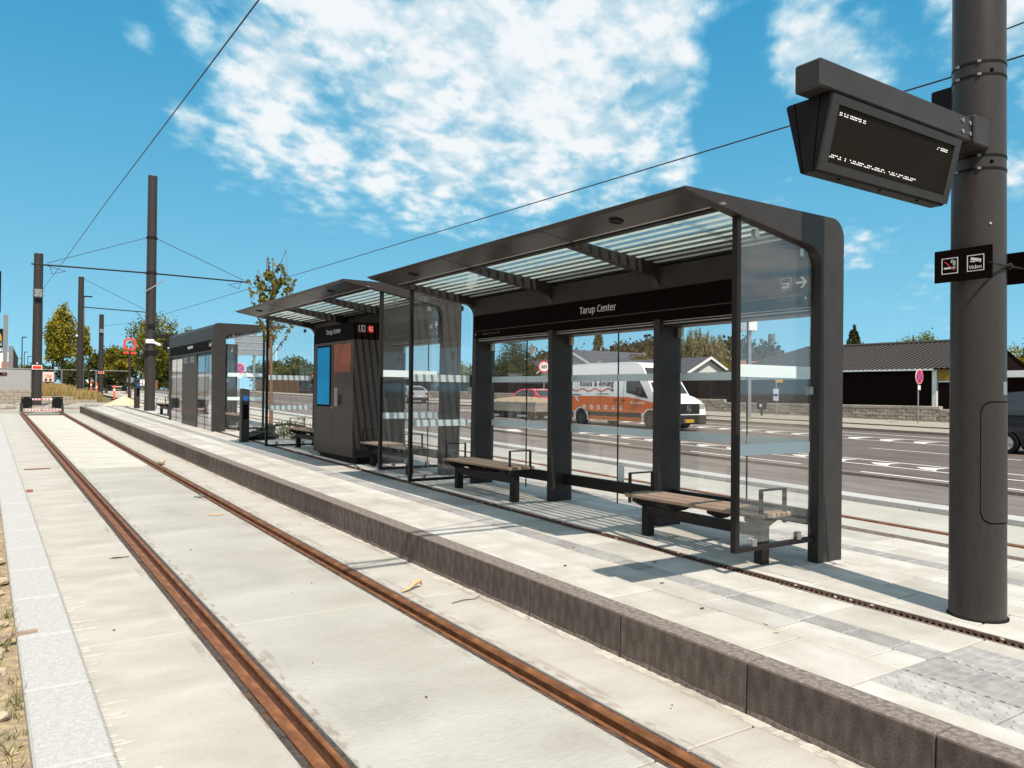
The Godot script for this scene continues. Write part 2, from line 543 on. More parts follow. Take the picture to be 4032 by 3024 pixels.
# ---------------------------------------------------------------- air and clouds
func sky_panorama() -> ImageTexture:
	var patches := [[17.7, 22.4, 3.6, 1.0], [21.9, 24.5, 5.1, 1.0], [26.9, 21.4, 6.3, 1.05], [31.9, 24.5, 7.1, 1.1], [38.7, 23.9, 6.7, 1.1], [44.7, 24.0, 3.9, 1.0], [30.3, 17.0, 4.2, .9], [18.8, 17.6, 2.8, .85], [35.4, 14.9, 3.3, .85], [37.1, 19.3, 6.3, 1.0], [43.1, 19.4, 4.0, .8], [45.5, 15.6, 1.9, .6], [54.8, 24.4, 2.3, .9], [55.1, 22.0, 3.0, 1.05], [58.2, 20.7, 2.6, .8], [66.7, 22.5, 3.4, .95], [66.7, 13.4, 1.6, .7], [11.7, 23.0, 1.7, .6], [8.5, 22.2, 0.9, .6], [11.5, 17.4, 1.1, .7], [24.1, 14.6, 0.8, .8], [26.6, 13.7, 1.2, .75], [16.0, 16.1, 2.1, .7], [57.5, 9.5, 2.2, .45], [62.5, 6.5, 2.5, .4], [49.0, 13.5, 2.5, .5], [16.8, 17.8, 2.9, 0.95], [20.4, 16.3, 2.9, 0.95], [24.1, 15.0, 2.1, 0.90], [27.0, 13.5, 1.6, 0.80], [41.8, 14.8, 2.1, 0.80], [29.0, 15.4, 2.9, 0.95]]
	var big := FastNoiseLite.new()
	big.seed = 11
	big.frequency = 1.0
	big.fractal_octaves = 6
	big.fractal_gain = 0.56
	big.domain_warp_enabled = true
	big.domain_warp_amplitude = 0.22
	big.domain_warp_frequency = 1.6
	var wide := FastNoiseLite.new()
	wide.seed = 5
	wide.frequency = 1.3
	wide.fractal_octaves = 4
	var color_at := func(az: float, el: float, fine: bool) -> Color:   # degrees; sRGB
		var e := maxf(el, 0.0)
		var t := pow(clampf(e / 90.0, 0, 1), 0.62)
		var low := Color(.62, .82, .89)
		var top := Color(.10, .455, .655)
		var c := low.lerp(top, clampf(t * 1.62, 0, 1))
		var d := Vector3(sin(deg_to_rad(az)) * cos(deg_to_rad(e)), sin(deg_to_rad(e)), -cos(deg_to_rad(az)) * cos(deg_to_rad(e)))
		var p := Vector2(d.x, d.z) / (d.y + 0.10)
		var q := p.rotated(0.75)
		var cover := 0.0
		if fine:
			for k in patches:
				var dx: float = (az - k[0]) * cos(deg_to_rad(e))
				var dy: float = el - k[1]
				cover = maxf(cover, k[3] * (1.28 - 0.66 * sqrt(dx * dx + dy * dy) / k[2]))
			for k in [[49.6, 23.0, 2.6, .9], [50.5, 19.0, 3.0, .9], [50.0, 15.5, 2.4, .5], [61.5, 17.0, 3.0, .5]]:      # clear gaps between the banks
				var gx: float = (az - k[0]) * cos(deg_to_rad(e))
				var gy2: float = el - k[1]
				cover -= k[3] * clampf(1.25 - sqrt(gx * gx + gy2 * gy2) / k[2], 0, 1)
			cover = maxf(cover, 0.0)
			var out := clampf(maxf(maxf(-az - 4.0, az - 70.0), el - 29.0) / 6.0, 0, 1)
			if out > 0: cover = lerpf(cover, clampf(.95 + 1.1 * wide.get_noise_2d(p.x, p.y), 0, 1.2), out)  # beyond the view: heavy cloud added to whiten the fill in shaded places
		else:
			cover = clampf(.95 + 1.1 * wide.get_noise_2d(p.x, p.y), 0, 1.2)  # same added cloud over the unseen rest of the sky
		if el < 9.0: cover *= clampf((el - 2.0) / 7.0, 0, 1)
		if cover > 0.02:
			var f := big.get_noise_3d(q.x * 1.7, q.y * 2.9, 0.4)
			var g := big.get_noise_3d(q.x * 6.5 + 9.0, q.y * 9.0, 3.1)
			var dens := smoothstep(-0.10, 0.82, f * 0.62 + g * 0.50 + (cover - 0.33) * 1.15)
			var h := big.get_noise_3d(q.x * 2.6 - 0.05, q.y * 4.0 - 0.08, 7.0)
			var white := Color(.885, .885, .885).lerp(Color(.67, .765, .815), clampf(.48 + h * 1.5 - g * 1.3, 0, 1))
			c = c.lerp(white, dens * .94)
		return c
	var small := Image.create(1024, 512, false, Image.FORMAT_RGB8)
	for y in 512:
		var el := 90.0 - (y + 0.5) / 512.0 * 180.0
		for x in 1024:
			small.set_pixel(x, y, color_at.call(fposmod((x + 0.5) / 1024.0 * 360.0 + 180.0, 360.0) - 180.0, el, false) if el > 0 else Color(.42, .40, .37))
	small.resize(4096, 2048, Image.INTERPOLATE_CUBIC)
	var x0 := int(-12.0 / 360.0 * 4096)
	var x1 := int(78.0 / 360.0 * 4096)
	for y in range(int((90.0 - 36.0) / 180.0 * 2048), 1024):
		var el := 90.0 - (y + 0.5) / 2048.0 * 180.0
		for x in range(x0, x1):
			small.set_pixel(posmod(x, 4096), y, color_at.call((x + 0.5) / 4096.0 * 360.0, el, true))
	return ImageTexture.create_from_image(small)


func _ready() -> void:
	# camera, sky, sun, exposure
	var cam := Camera3D.new()
	cam.name = "camera"
	cam.fov = 52.286
	cam.far = 4000.0
	cam.near = 0.05
	cam.transform = Transform3D(Basis(V(.82828533, .009499, .56022601), V(-.01400215, .99989494, .00374808), V(-.56013155, -.01094885, .82833132)).orthonormalized(), Vector3.ZERO)
	add_child(cam)
	cam.current = true
	var e := Environment.new()
	e.background_mode = Environment.BG_SKY
	var sky := Sky.new()
	var pm := PanoramaSkyMaterial.new()
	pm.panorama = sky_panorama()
	sky.sky_material = pm
	e.sky = sky
	e.background_energy_multiplier = 0.96
	e.tonemap_mode = Environment.TONE_MAPPER_LINEAR
	e.tonemap_exposure = 1.36
	e.sdfgi_enabled = true
	e.ssao_enabled = true
	e.ssil_enabled = true
	var we := WorldEnvironment.new()
	we.name = "world"
	we.environment = e
	add_child(we)
	var sun := DirectionalLight3D.new()
	sun.name = "sun"
	sun.light_energy = 1.45
	sun.light_color = Color(1.0, .955, .895)
	sun.light_angular_distance = 0.5
	sun.shadow_enabled = true
	sun.basis = Basis.looking_at(V(.134, -1.0, -.686).normalized(), Vector3.UP)
	add_child(sun)
	rng.seed = 4711
	make_materials()
	build_ground()
	build_track()
	build_platform()
	build_road()
	build_shelters()
	build_stop_things()
	build_poles()
	build_far_side()
	build_opposite()
	build_vehicles()
	build_trees()
	build_small_things()


# ---------------------------------------------------------------- the setting
func sloped(called: String, label: String, category: String) -> Node3D:   # its children use x, height above rail, z along the line
	var o := thing(called, V(0, -1.76, 0), label, category, "", "structure")
	o.rotation.x = atan(SLOPE)
	return o


func sheet(xs: Array, zs: Array, f: Callable) -> Geo:
	var g := Geo.new()
	for i in xs.size() - 1:
		for j in zs.size() - 1:
			var a := V(xs[i], f.call(xs[i], zs[j]), zs[j])
			var b := V(xs[i + 1], f.call(xs[i + 1], zs[j]), zs[j])
			var c := V(xs[i + 1], f.call(xs[i + 1], zs[j + 1]), zs[j + 1])
			var d := V(xs[i], f.call(xs[i], zs[j + 1]), zs[j + 1])
			g.quad(a, b, c, d)      # zs run towards -z
	return g


func steps(a: float, b: float, n: int) -> Array:
	var o := []
	for i in n + 1: o.append(lerpf(a, b, float(i) / n))
	return o


func build_ground() -> void:
	var xs := [-1500.0, -400.0, -120.0, -40.0, -12.0, -3.0, -.6, 13.0] + steps(14, 46, 24) + [60.0, 100.0, 220.0, 500.0, 2000.0]
	var zs := [60.0, 20.0, 5.0] + steps(0, -160, 80) + [-200.0, -300.0, -600.0, -2500.0]
	single("ground", sheet(xs, zs, func(x, z): return gy(x, z) - (0.16 if x < 60 else 0.16 + minf((x - 60) * .004, .6))), M.terrain, "dry brown and green open ground reaching to the horizon", "ground", "", "structure")
	# the rough verge left of the kerb
	var f := FastNoiseLite.new()
	f.seed = 8
	f.frequency = 1.6
	f.fractal_octaves = 4
	single("verge", sheet([-30.0, -8.0, -3.0, -1.5] + steps(-.8, .22, 24), [4.0] + steps(-1, -12, 180) + steps(-12.5, -44, 60), func(x, z): return ga(z) - .035 + (.045 * f.get_noise_2d(x * 2, z * 2) if x > -1.6 else 0.0)), M.dirt, "strip of pale dry earth and rubble beside the pale granite kerb", "ground", "", "structure")
	var gk := sloped("granite_kerb", "pale grey granite kerb along the left side of the track", "kerb")
	var z := 2.06
	while z > -45:
		var g := Geo.new()
		g.cbox(V(.205, -.25, z - .985), V(.52, .035 + rng.randf() * .004, z - .008), .012)
		part("kerb_stone", g, M.granite, gk)
		z -= 1.0
	for k in 26:      # rubble
		var zz := -4.0 - k * .33 - rng.randf() * .2
		var x := .02 + rng.randf() * .14 - (.12 if k % 3 == 0 else 0.0)
		var r := .022 + rng.randf() * .03
		if k == 3: r = .075
		if k == 5: r = .085
		var s := Geo.new()
		s.blob(Vector3.ZERO, V(r * 1.2, r * .65, r), .5, 40 + k)
		var o := single("stone", s, M.stone, "pale stone lying in the dry earth left of the granite kerb", "stone", "stones in the dry verge")
		o.position = V(x, ga(zz) - .01, zz)
	var w := Geo.new()      # dry weeds along the kerb
	for k in 150:
		var zz := -3.6 - pow(rng.randf(), 1.4) * 22
		var x := .02 + rng.randf() * .17
		var hgt := .03 + rng.randf() * .07
		if absf(zz + 6.2) < .25: hgt *= 2.0
		for b in 7:
			w.col = Color(.32, .25, .11).lerp(Color(.16, .19, .05), rng.randf())
			var p := V(x + rng.randf_range(-.03, .03), ga(zz) - .03, zz + rng.randf_range(-.03, .03))
			var t := p + V(rng.randf_range(-.7, .9) * hgt, hgt * rng.randf_range(.5, 1.2), rng.randf_range(-.8, .8) * hgt)
			var s := V(.003, 0, .004)
			w.quad(p - s, p + s, t + s * .3, t - s * .3)
	single("weeds", w, M.dry_grass, "dry yellow weeds growing in the gap beside the granite kerb", "weeds", "", "stuff")


func build_track() -> void:
	var bed := sloped("track_bed", "concrete track slabs of the nearer tram track with dark joints", "track")
	var g := Geo.new()
	g.box(V(.4, -.3, -37.6), V(10.6, -.075, 4))
	part("sub_base", g, M.filler, bed)
	# slabs: left strip, between the rails, right strip; joints as seen
	var joints := [[4.0, .3, -2.65, -5.66, -8.4, -12.75, -16.2, -20.0, -24.0, -28.0, -33.0, -37.2], [4.0, .3, -2.65, -5.64, -10.9, -15.93], [4.0, .3, -2.65, -5.62, -10.67, -14.95, -19.4, -24.0, -28.5, -33.0, -37.2]]
	var band := [[.528, 1.214], [1.43, 2.624], [2.84, 3.4]]
	for s in 3:
		for i in joints[s].size() - 1:
			var b := Geo.new()
			b.cbox(V(band[s][0], -.07, joints[s][i + 1] + .006), V(band[s][1], .0, joints[s][i] - .006), .006)
			part("concrete_slab", b, M.concrete if s == 1 else M.concrete_warm, bed)
	for k in [[-16.0, -19.45], [-19.46, -23.4], [-23.41, -27.4], [-27.41, -31.4], [-31.41, -35.4]]:
		var b := Geo.new()
		b.cbox(V(1.43, -.07, k[1]), V(2.624, .0025, k[0]), .006)
		tag(part("concrete_slab", b, M.concrete_new, bed), "newer, whiter concrete slab between the rails")
	g = Geo.new()
	g.box(V(1.43, -.06, -15.995), V(2.624, -.012, -15.935))
	part("expansion_joint", g, M.seam, bed)
	g = Geo.new()
	g.cbox(V(-14, -.1, -49.6), V(7.4, -.004, -37.62), .01)
	part("concrete_apron", g, M.concrete_edge, bed)
	for k in 26:
		var b := Geo.new()
		var x := rng.randf_range(-1, 5)
		var zz := rng.randf_range(-41, -49)
		b.obox(V(x, .02, zz), V(rng.randf_range(.2, .8), .07, rng.randf_range(.1, .4)), Basis(Vector3.UP, rng.randf()))
		part("loose_board", b, M.wood[2] if k % 3 else M.block[0], bed)
	# spilled mortar along the kerb foot and the granite edge, brush marks running across
	var mg := Geo.new()
	for k in 420:
		var left := k % 3 == 0
		var zz := -1.8 - pow(rng.randf(), 1.3) * 16
		var wx := (.02 + .10 * pow(rng.randf(), 3)) if left else (.01 + .05 * pow(rng.randf(), 2))
		var wz := (.008 + .02 * rng.randf()) if left else (.02 + .07 * rng.randf())
		var c0 := (.528 + wx * .8) if left else (3.398 - wx * .8)
		var ph := rng.randf() * 6.0
		var pts := []
		for a in 13:
			var th := TAU * a / 13
			var f := .65 + .35 * sin(th * 3 + ph) * rng.randf() + .25 * rng.randf()
			pts.append(Vector2(clampf(c0 + cos(th) * wx * f, .527, 3.399), zz + sin(th) * wz * f))
		var pp := P2(pts)
		if Geometry2D.triangulate_polygon(pp).is_empty(): continue
		mg.prism(pp, "y", .0004, .0012 + .001 * rng.randf())
	tag(part("mortar_smears", mg, M.mortar, bed), "", "", "", "stuff")
	# rust and grime on the concrete: thin films over the slabs
	for x in [1.196, 1.145, 1.432, 1.485, 2.605, 2.555, 2.842, 2.895]:
		g = Geo.new()
		g.quad(V(x, .0032, -1), V(x + .045, .0032, -1), V(x + .045, .0032, -30), V(x, .0032, -30))
		part("rust_film", g, M.rust_stain if absf(x - 1.32) < .14 or absf(x - 2.73) < .14 else M.stain, bed)
	for r in [[.53, 1.14], [1.54, 2.55], [2.95, 3.30]]:
		g = Geo.new()
		g.quad(V(r[0], .0045, -1), V(r[1], .0045, -1), V(r[1], .0045, -37), V(r[0], .0045, -37))
		part("grime_film", g, M.grime, bed)
	g = Geo.new()
	g.quad(V(3.31, .0038, -1), V(3.398, .0038, -1), V(3.398, .0038, -37), V(3.31, .0038, -37))
	part("dirt_film", g, M.stain, bed)
	# rails: grooved profile, left rail has its head on the left, right rail on the right
	for tr in 2:
		for side in 2:
			var c := 2.035 if tr == 0 else 9.0
			var s := -1.0 if side == 0 else 1.0
			var x := func(d: float) -> float: return c + s * d
			var near := tr == 0
			var name_: String = ["rusty grooved rail of the near track, left one", "rusty grooved rail of the near track, next to the dark platform kerb", "rusty grooved rail of the far track, nearer the platform", "rusty grooved rail of the far track, nearer the road"][tr * 2 + side]
			var rail := thing("rail", V(c + s * .73, -1.76, 0), name_, "rail", "grooved tram rails")
			rail.rotation.x = atan(SLOPE)
			var z1 := -37.4 if near else -80.0
			var q := func(a: Array) -> PackedVector2Array:
				var o := []
				for p in a: o.append(Vector2(s * (p[0] - .73), p[1]))
				return P2(o)
			var h := Geo.new()
			h.prism(q.call([[.712, -.06], [.712, -.006], [.718, -.001], [.765, .003], [.776, -.003], [.778, -.06]]), "z", z1, 4.0)
			part("rail_head", h, M.rust, rail)
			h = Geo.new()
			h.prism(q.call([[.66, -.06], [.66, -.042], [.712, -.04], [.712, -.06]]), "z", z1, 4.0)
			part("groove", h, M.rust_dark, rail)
			h = Geo.new()
			h.prism(q.call([[.632, -.06], [.632, -.008], [.640, -.003], [.652, -.004], [.66, -.012], [.66, -.06]]), "z", z1, 4.0)
			part("guard_lip", h, M.rust, rail)
			for e in [[.606, .632], [.778, .816]]:     # ragged bitumen filler either side
				h = Geo.new()
				var zz := 4.0
				while zz > z1:
					var step := .11 if zz > -14 else .8
					var r0 := rng.randf() * .006
					var y0 := -.010 - rng.randf() * .010
					var lo := minf(s * (e[0] - .73), s * (e[1] - .73)) - r0
					var hi := maxf(s * (e[0] - .73), s * (e[1] - .73)) + r0 * .5
					h.box(V(lo, -.06, maxf(zz - step, z1)), V(hi, y0, zz - .001))
					zz -= step
				part("bitumen_filler", h, M.filler, rail)
	# the far track, seen beyond the platform
	var far := sloped("far_track_bed", "concrete track bed of the far tram track beyond the platform", "track")
	for s in [[7.70, 8.18], [8.40, 9.60], [9.82, 11.09]]:
		for i in 9:
			var b := Geo.new()
			b.cbox(V(s[0], -.07, 4.0 - (i + 1) * 9.3 + .008), V(s[1], 0.0 if s[0] < 9.7 else .002, 4.0 - i * 9.3), .006)
			part("concrete_slab", b, M.concrete, far)
	for zz in [-9.9]:
		g = Geo.new()
		g.box(V(7.85, .002, zz - .18), V(8.12, .008, zz + .18))
		part("rusty_grate", g, M.rust, far)
	g = Geo.new()
	g.cbox(V(.62, .0, -16.33), V(1.02, .006, -16.16), .002)
	part("rusty_grate", g, M.rust, bed)


func build_platform() -> void:
	var p := sloped("platform", "raised island platform of pale paving slabs with a dark kerb", "platform")
	var z_end := -37.4
	var g := Geo.new()
	g.box(V(3.60, -.06, z_end + .02), V(7.46, HP - .06, 6))
	part("base", g, M.filler, p)
	var z := 3.23
	var i := 0
	while z > z_end + .2:      # kerb stones 1 m long, both sides
		var z0 := maxf(z - 1.0, z_end)
		for s in 2:
			if s == 1 and i % 1 != 0: continue
			var b := Geo.new()
			var x0 := 3.40 if s == 0 else 7.49
			b.cbox(V(x0, -.06, z0 + .002), V(x0 + .17, HP + rng.randf() * .003, z - .0025), .006)
			var k := part("kerb_stone", b, M.kerb_stones[rng.randi() % 4], p)
			if s == 0:
				b = Geo.new()
				b.cbox(V(x0 + .005, HP - .004, z0 + .006), V(x0 + .166, HP + .005, z - .006), .003)
				part("worn_top", b, M.kerb_top, k)
				b = Geo.new()
				var a := []
				for q in 9: a.append(Vector2(lerpf(z - .012, z0 + .012, q / 8.0), .020 + .014 * rng.randf()))
				a.append(Vector2(z0 + .012, -.02))
				a.append(Vector2(z - .012, -.02))
				b.prism(P2(a), "x", x0 - .003, x0 + .002)
				part("dusty_foot", b, M.kerb_foot, k)
		z -= 1.0
		i += 1
	var e := Geo.new()
	e.cbox(V(3.40, -.06, z_end - .17), V(7.66, HP, z_end), .012)
	part("end_kerb", e, M.kerb_face, p)
	# paving rows: x from, x to, piece length, phase, kind
	var rows := [[3.575, 4.015, .6, .0, 0], [4.02, 4.31, .6, .34, 0], [4.315, 4.51, .3, .1, 1], [4.515, 4.95, .6, .12, 0], [5.095, 5.19, .9, .2, 0], [5.195, 5.64, .6, .05, 0], [5.645, 6.09, .6, .33, 0], [6.095, 6.55, .6, .18, 0], [6.555, 6.745, .3, .05, 1], [6.75, 7.04, .6, .4, 0], [7.045, 7.485, .6, .1, 0]]
	var meshes := {}
	var made := 0
	var far_slabs := [Geo.new(), Geo.new(), Geo.new()]
	var far_ribs := Geo.new()
	for r in rows.size():
		var x0: float = rows[r][0]
		var x1: float = rows[r][1]
		var len_: float = rows[r][2]
		z = 3.0 - rows[r][3] - (.22 if r < 2 else 0.0)
		if r == 0: z = 3.115 
		if r == 1: z = 2.92
		while z - len_ > z_end:
			var zc := z - len_ / 2
			var field := x0 < 4.6      # rows that stop at the tactile field
			if field and z > -2.29 and z - len_ < -2.29:
				var cut := Geo.new()
				cut.cbox(V(x0, HP - .06, z - len_ + .004), V(x1, HP - .001, -2.292), .004)
				part("tactile_tile" if rows[r][4] == 1 else "paving_slab", cut, M.tactile[1] if rows[r][4] == 1 else M.slab[r % 5], p)
			elif not (field and zc > -2.29) and zc < 1.6:
				var rib: bool = rows[r][4] == 1
				var y := HP + rng.randf_range(-.0022, .0022)
				if zc > (-12.5 if x1 < 5.3 else -9.0):
					var key := "%d" % r
					if not meshes.has(key):
						var b := Geo.new()
						b.cbox(V(-(x1 - x0) / 2, -.06, -len_ / 2 + .0045), V((x1 - x0) / 2, 0, len_ / 2 - .0045), .005)
						if rib:
							for q in 5:
								var xx := -(x1 - x0) / 2 + .022 + q * .037
								b.prism(P2([Vector2(xx - .010, -.001), Vector2(xx + .010, -.001), Vector2(xx + .006, .0045), Vector2(xx - .006, .0045)]), "z", -len_ / 2 + .02, len_ / 2 - .02)
						meshes[key] = b.mesh()
					var m: Material = M.tactile[rng.randi() % 3] if rib else M.slab[[0, 0, 1, 2, 3, 3, 4][rng.randi() % 7]]
					inst("tactile_tile" if rib else "paving_slab", meshes[key], m, p, V((x0 + x1) / 2, y, zc))
					made += 1
				else:
					var fg: Geo = far_ribs if rib else far_slabs[rng.randi() % 3]
					fg.box(V(x0, HP - .06, z - len_ + .004), V(x1, y, z - .004))
			z -= len_
	for q in 3:
		tag(part("far_paving", far_slabs[q], M.slab[q], p), "", "", "", "stuff")
	tag(part("far_tactile_strip", far_ribs, M.tactile[0], p), "", "", "", "stuff")
	for r in [[3.58, 4.95], [5.20, 7.48]]:
		g = Geo.new()
		g.quad(V(r[0], HP + .0085, 0), V(r[1], HP + .0085, 0), V(r[1], HP + .0085, -37), V(r[0], HP + .0085, -37))
		part("grime_film", g, M.grime, p)
	# tactile field near the camera: bumps along the edge, cross ribs beside it
	var edge := Geo.new()
	edge.cbox(V(3.575, HP - .06, -2.28), V(3.74, HP + .001, -1.2), .004)
	part("paving_slab", edge, M.slab[1], p)
	edge = Geo.new()
	edge.cbox(V(3.575, HP - .06, -1.19), V(3.74, HP + .001, .5), .004)
	part("paving_slab", edge, M.slab[0], p)
	edge = Geo.new()
	edge.cbox(V(4.755, HP - .06, -2.28), V(4.95, HP, -1.0), .004)
	part("paving_slab", edge, M.slab[0], p)
	edge = Geo.new()
	edge.cbox(V(4.755, HP - .06, -.99), V(4.95, HP, .6), .004)
	part("paving_slab", edge, M.slab[2], p)
	var dome := Geo.new()
	dome.cbox(V(-.143, -.06, -.297), V(.143, 0, .297), .003)
	for a in 4:
		for b2 in 8:
			dome.lathe([Vector2(.0165, -.001), Vector2(.0155, .003), Vector2(.011, .0055), Vector2(0, .006)], V(-.108 + a * .072, 0, -.26 + b2 * .0743 + (.0 if a % 2 else .02)), 8)
	var ribs := Geo.new()
	ribs.cbox(V(-.178, -.06, -.297), V(.178, 0, .297), .003)
	for a in 9:
		var zz := -.265 + a * .066
		ribs.prism(P2([Vector2(zz - .016, -.001), Vector2(zz + .016, -.001), Vector2(zz + .011, .005), Vector2(zz - .011, .005)]), "x", -.172, .172)
	var dm := dome.mesh()
	var rm := ribs.mesh()
	for k in 5:
		var zc := -2.285 + .3 + k * .603
		inst("bump_tile", dm, M.tactile[2], p, V(3.886, HP, zc))
		inst("ribbed_tile", rm, M.tactile[[0, 1, 2][k % 3]], p, V(4.212, HP - .001, zc))
		inst("ribbed_tile", rm, M.tactile[[1, 0, 1][k % 3]], p, V(4.572, HP, zc + .001))
	# drain with cast slats
	g = Geo.new()
	g.box(V(4.955, HP - .06, z_end), V(5.09, HP - .018, 2.0))
	part("drain_channel", g, M.seam, p)
	for s in [[4.953, 4.968], [5.077, 5.092]]:
		g = Geo.new()
		g.box(V(s[0], HP - .03, z_end), V(s[1], HP + .0005, 2.0))
		part("drain_edge", g, M.kerb_foot, p)
	g = Geo.new()
	var zz2 := .5
	while zz2 > -26:
		g.obox(V(5.022, HP - .008, zz2), V(.10, .012, .017), Basis(Vector3.UP, .5))
		zz2 -= .042
	tag(part("drain_slats", g, M.rust_dark, p), "", "", "", "stuff")
	g = Geo.new()
	for k in 40:
		var zk := -2.2 - rng.randf() * 14
		g.blob(V(4.98 + rng.randf() * .09, HP + .003, zk), V(.012, .008, .014), .4, k, 6, 4)
	tag(part("drain_pebbles", g, M.stone, p), "", "", "", "stuff")


func strip(x0: float, x1: float, z0: float, z1: float, lift: float, n := 40) -> Geo:
	return sheet([x0, x1] if x1 - x0 < 1.2 else steps(x0, x1, int((x1 - x0) / 1.0) + 1), steps(z0, z1, n), func(x, z): return gy(x, z) + lift)


func build_road() -> void:
	var rz0 := 12.0
	var rz1 := -150.0
	single("kerb_road_side", kerb_line(11.10, 11.52, .075, rz0, -80.0), M.granite, "pale broad granite kerb between the far tram track and the asphalt", "kerb", "", "structure")
	single("asphalt_strip", strip(11.52, 13.86, rz0, -80.0, .055), M.asphalt_old, "strip of worn brown asphalt between two kerbs beside the track", "pavement", "", "structure")
	single("kerb_middle", kerb_line(13.86, 14.08, .115, rz0, -80.0), M.kerb_top, "low grey kerb along the near side of the road", "kerb", "", "structure")
	single("road", strip(14.06, 30.3, rz0, rz1, .0, 90), M.asphalt, "wide brown-grey asphalt road with white markings", "road", "", "structure")
	single("far_grass_strip", strip(11.5, 14.0, -80.5, rz1, .0, 30), M.terrain, "strip of dry grass at the end of the far track", "grass", "", "structure")
	single("kerb_far_side", kerb_line(30.3, 30.6, .10, rz0, -130.0), M.kerb_top, "grey kerb on the far side of the road", "kerb", "", "structure")
	single("cycle_path", strip(30.6, 33.6, rz0, -130.0, .08), M.pavement, "tan paved cycle path beyond the road", "path", "", "structure")
	single("kerb_path", kerb_line(33.6, 33.8, .13, rz0, -130.0), M.kerb_face, "dark kerb edge between cycle path and pavement", "kerb", "", "structure")
	single("pavement", strip(33.8, 40.4, rz0, -130.0, .11), M.pavement, "tan pavement at the foot of the block wall", "pavement", "", "structure")
	single("red_surface", strip(16.66, 17.62, rz0, -60.0, .004), M.asphalt_red, "reddish asphalt band between two white lines in the road", "road surface", "", "structure")
	single("red_surface", strip(25.45, 26.9, rz0, -60.0, .004), M.asphalt_red, "reddish asphalt band between two white lines near the far kerb", "road surface", "", "structure")
	var mk := thing("road_markings", V(20, gy(20, -12), -12), "white painted lines and slanted bars on the asphalt road", "road markings", "", "structure")
	for l in [[16.55, .12, rz0, -58.0], [17.64, .12, rz0, -58.0], [25.35, .13, rz0, -58.0], [26.95, .13, rz0, -58.0], [28.6, .14, rz0, -100.0]]:
		part("line", strip(l[0], l[0] + l[1], l[2], l[3], .008), M.paint, mk, true)
	for d in [[15.05, -9.4, -6.0], [15.15, -14.2, -10.9], [15.15, -19.8, -16.5], [21.8, -13.3, -9.2], [21.8, -20.6, -16.6], [21.8, -28.0, -24.0], [21.8, -35.4, -31.4], [21.8, -6.0, -2.0]]:
		part("dash", strip(d[0], d[0] + .13, d[2], d[1], .008, 4), M.paint, mk, true)
	var poly := func(pts: Array) -> void:
		var g := Geo.new()
		var pp := []
		for q in pts: pp.append(V(q[0], gy(q[0], q[1]) + .009, q[1]))
		for k in range(1, pp.size() - 1):
			g.quad(pp[0], pp[k], pp[k + 1], pp[0])
		part("slanted_bar", g, M.paint, mk, true)
	for k in 30:
		var z := -7.75 - k * 1.07 + 3.2
		poly.call([[17.15, z - .52], [17.54, z + .0], [17.12, z - .04], [16.72, z + .14], [16.82, z - .22]])
		var z2 := -12.6 - k * 1.2 + 3.6
		poly.call([[26.2, z2 - .58], [26.84, z2 + .0], [26.15, z2 - .04], [25.52, z2 + .16], [25.68, z2 - .26]])
	# turning arrow on the near lane
	poly.call([[15.1, -24.6], [15.28, -24.6], [15.28, -22.6], [15.1, -22.6]])
	poly.call([[15.2, -23.0], [15.75, -23.0], [15.2, -21.7], [14.9, -22.2]])


func kerb_line(x0: float, x1: float, h: float, z0: float, z1: float) -> Geo:
	var g := Geo.new()
	var z := z0
	while z > z1:
		var s := 1.0 if z > -30 else 4.0
		var a := z - .006
		var b := z - s + .006
		var xm := (x0 + x1) / 2
		g.hexa([V(x0, gy(xm, a) - .1, a), V(x1, gy(xm, a) - .1, a), V(x1, gy(xm, b) - .1, b), V(x0, gy(xm, b) - .1, b),
			V(x0, gy(xm, a) + h, a), V(x1, gy(xm, a) + h, a), V(x1, gy(xm, b) + h, b), V(x0, gy(xm, b) + h, b)])
		z -= s
	return g


# ---------------------------------------------------------------- shelters; measured as x, y of the nearest one, whose middle line is x 5.5 and floor y -1.351
func SP(a: Array) -> PackedVector2Array:
	var o := []
	for q in a:
		var p: Vector2 = Vector2(q[0], q[1]) if q is Array else q
		o.append(p - Vector2(5.5, -1.351))
	return P2(o)


func sbox(g: Geo, x0: float, y0: float, z0: float, x1: float, y1: float, z1: float, k := 0.0) -> void:
	var lo := V(x0 - 5.5, y0 + 1.351, z0)
	var hi := V(x1 - 5.5, y1 + 1.351, z1)
	if k > 0: g.cbox(lo, hi, k)
	else: g.box(lo, hi)


const FACE := Basis(Vector3(0, 0, 1), Vector3(0, 1, 0), Vector3(-1, 0, 0))      # lettering read from -x
const BACKFACE := Basis(Vector3(0, 0, -1), Vector3(0, 1, 0), Vector3(1, 0, 0))  # lettering read from +x


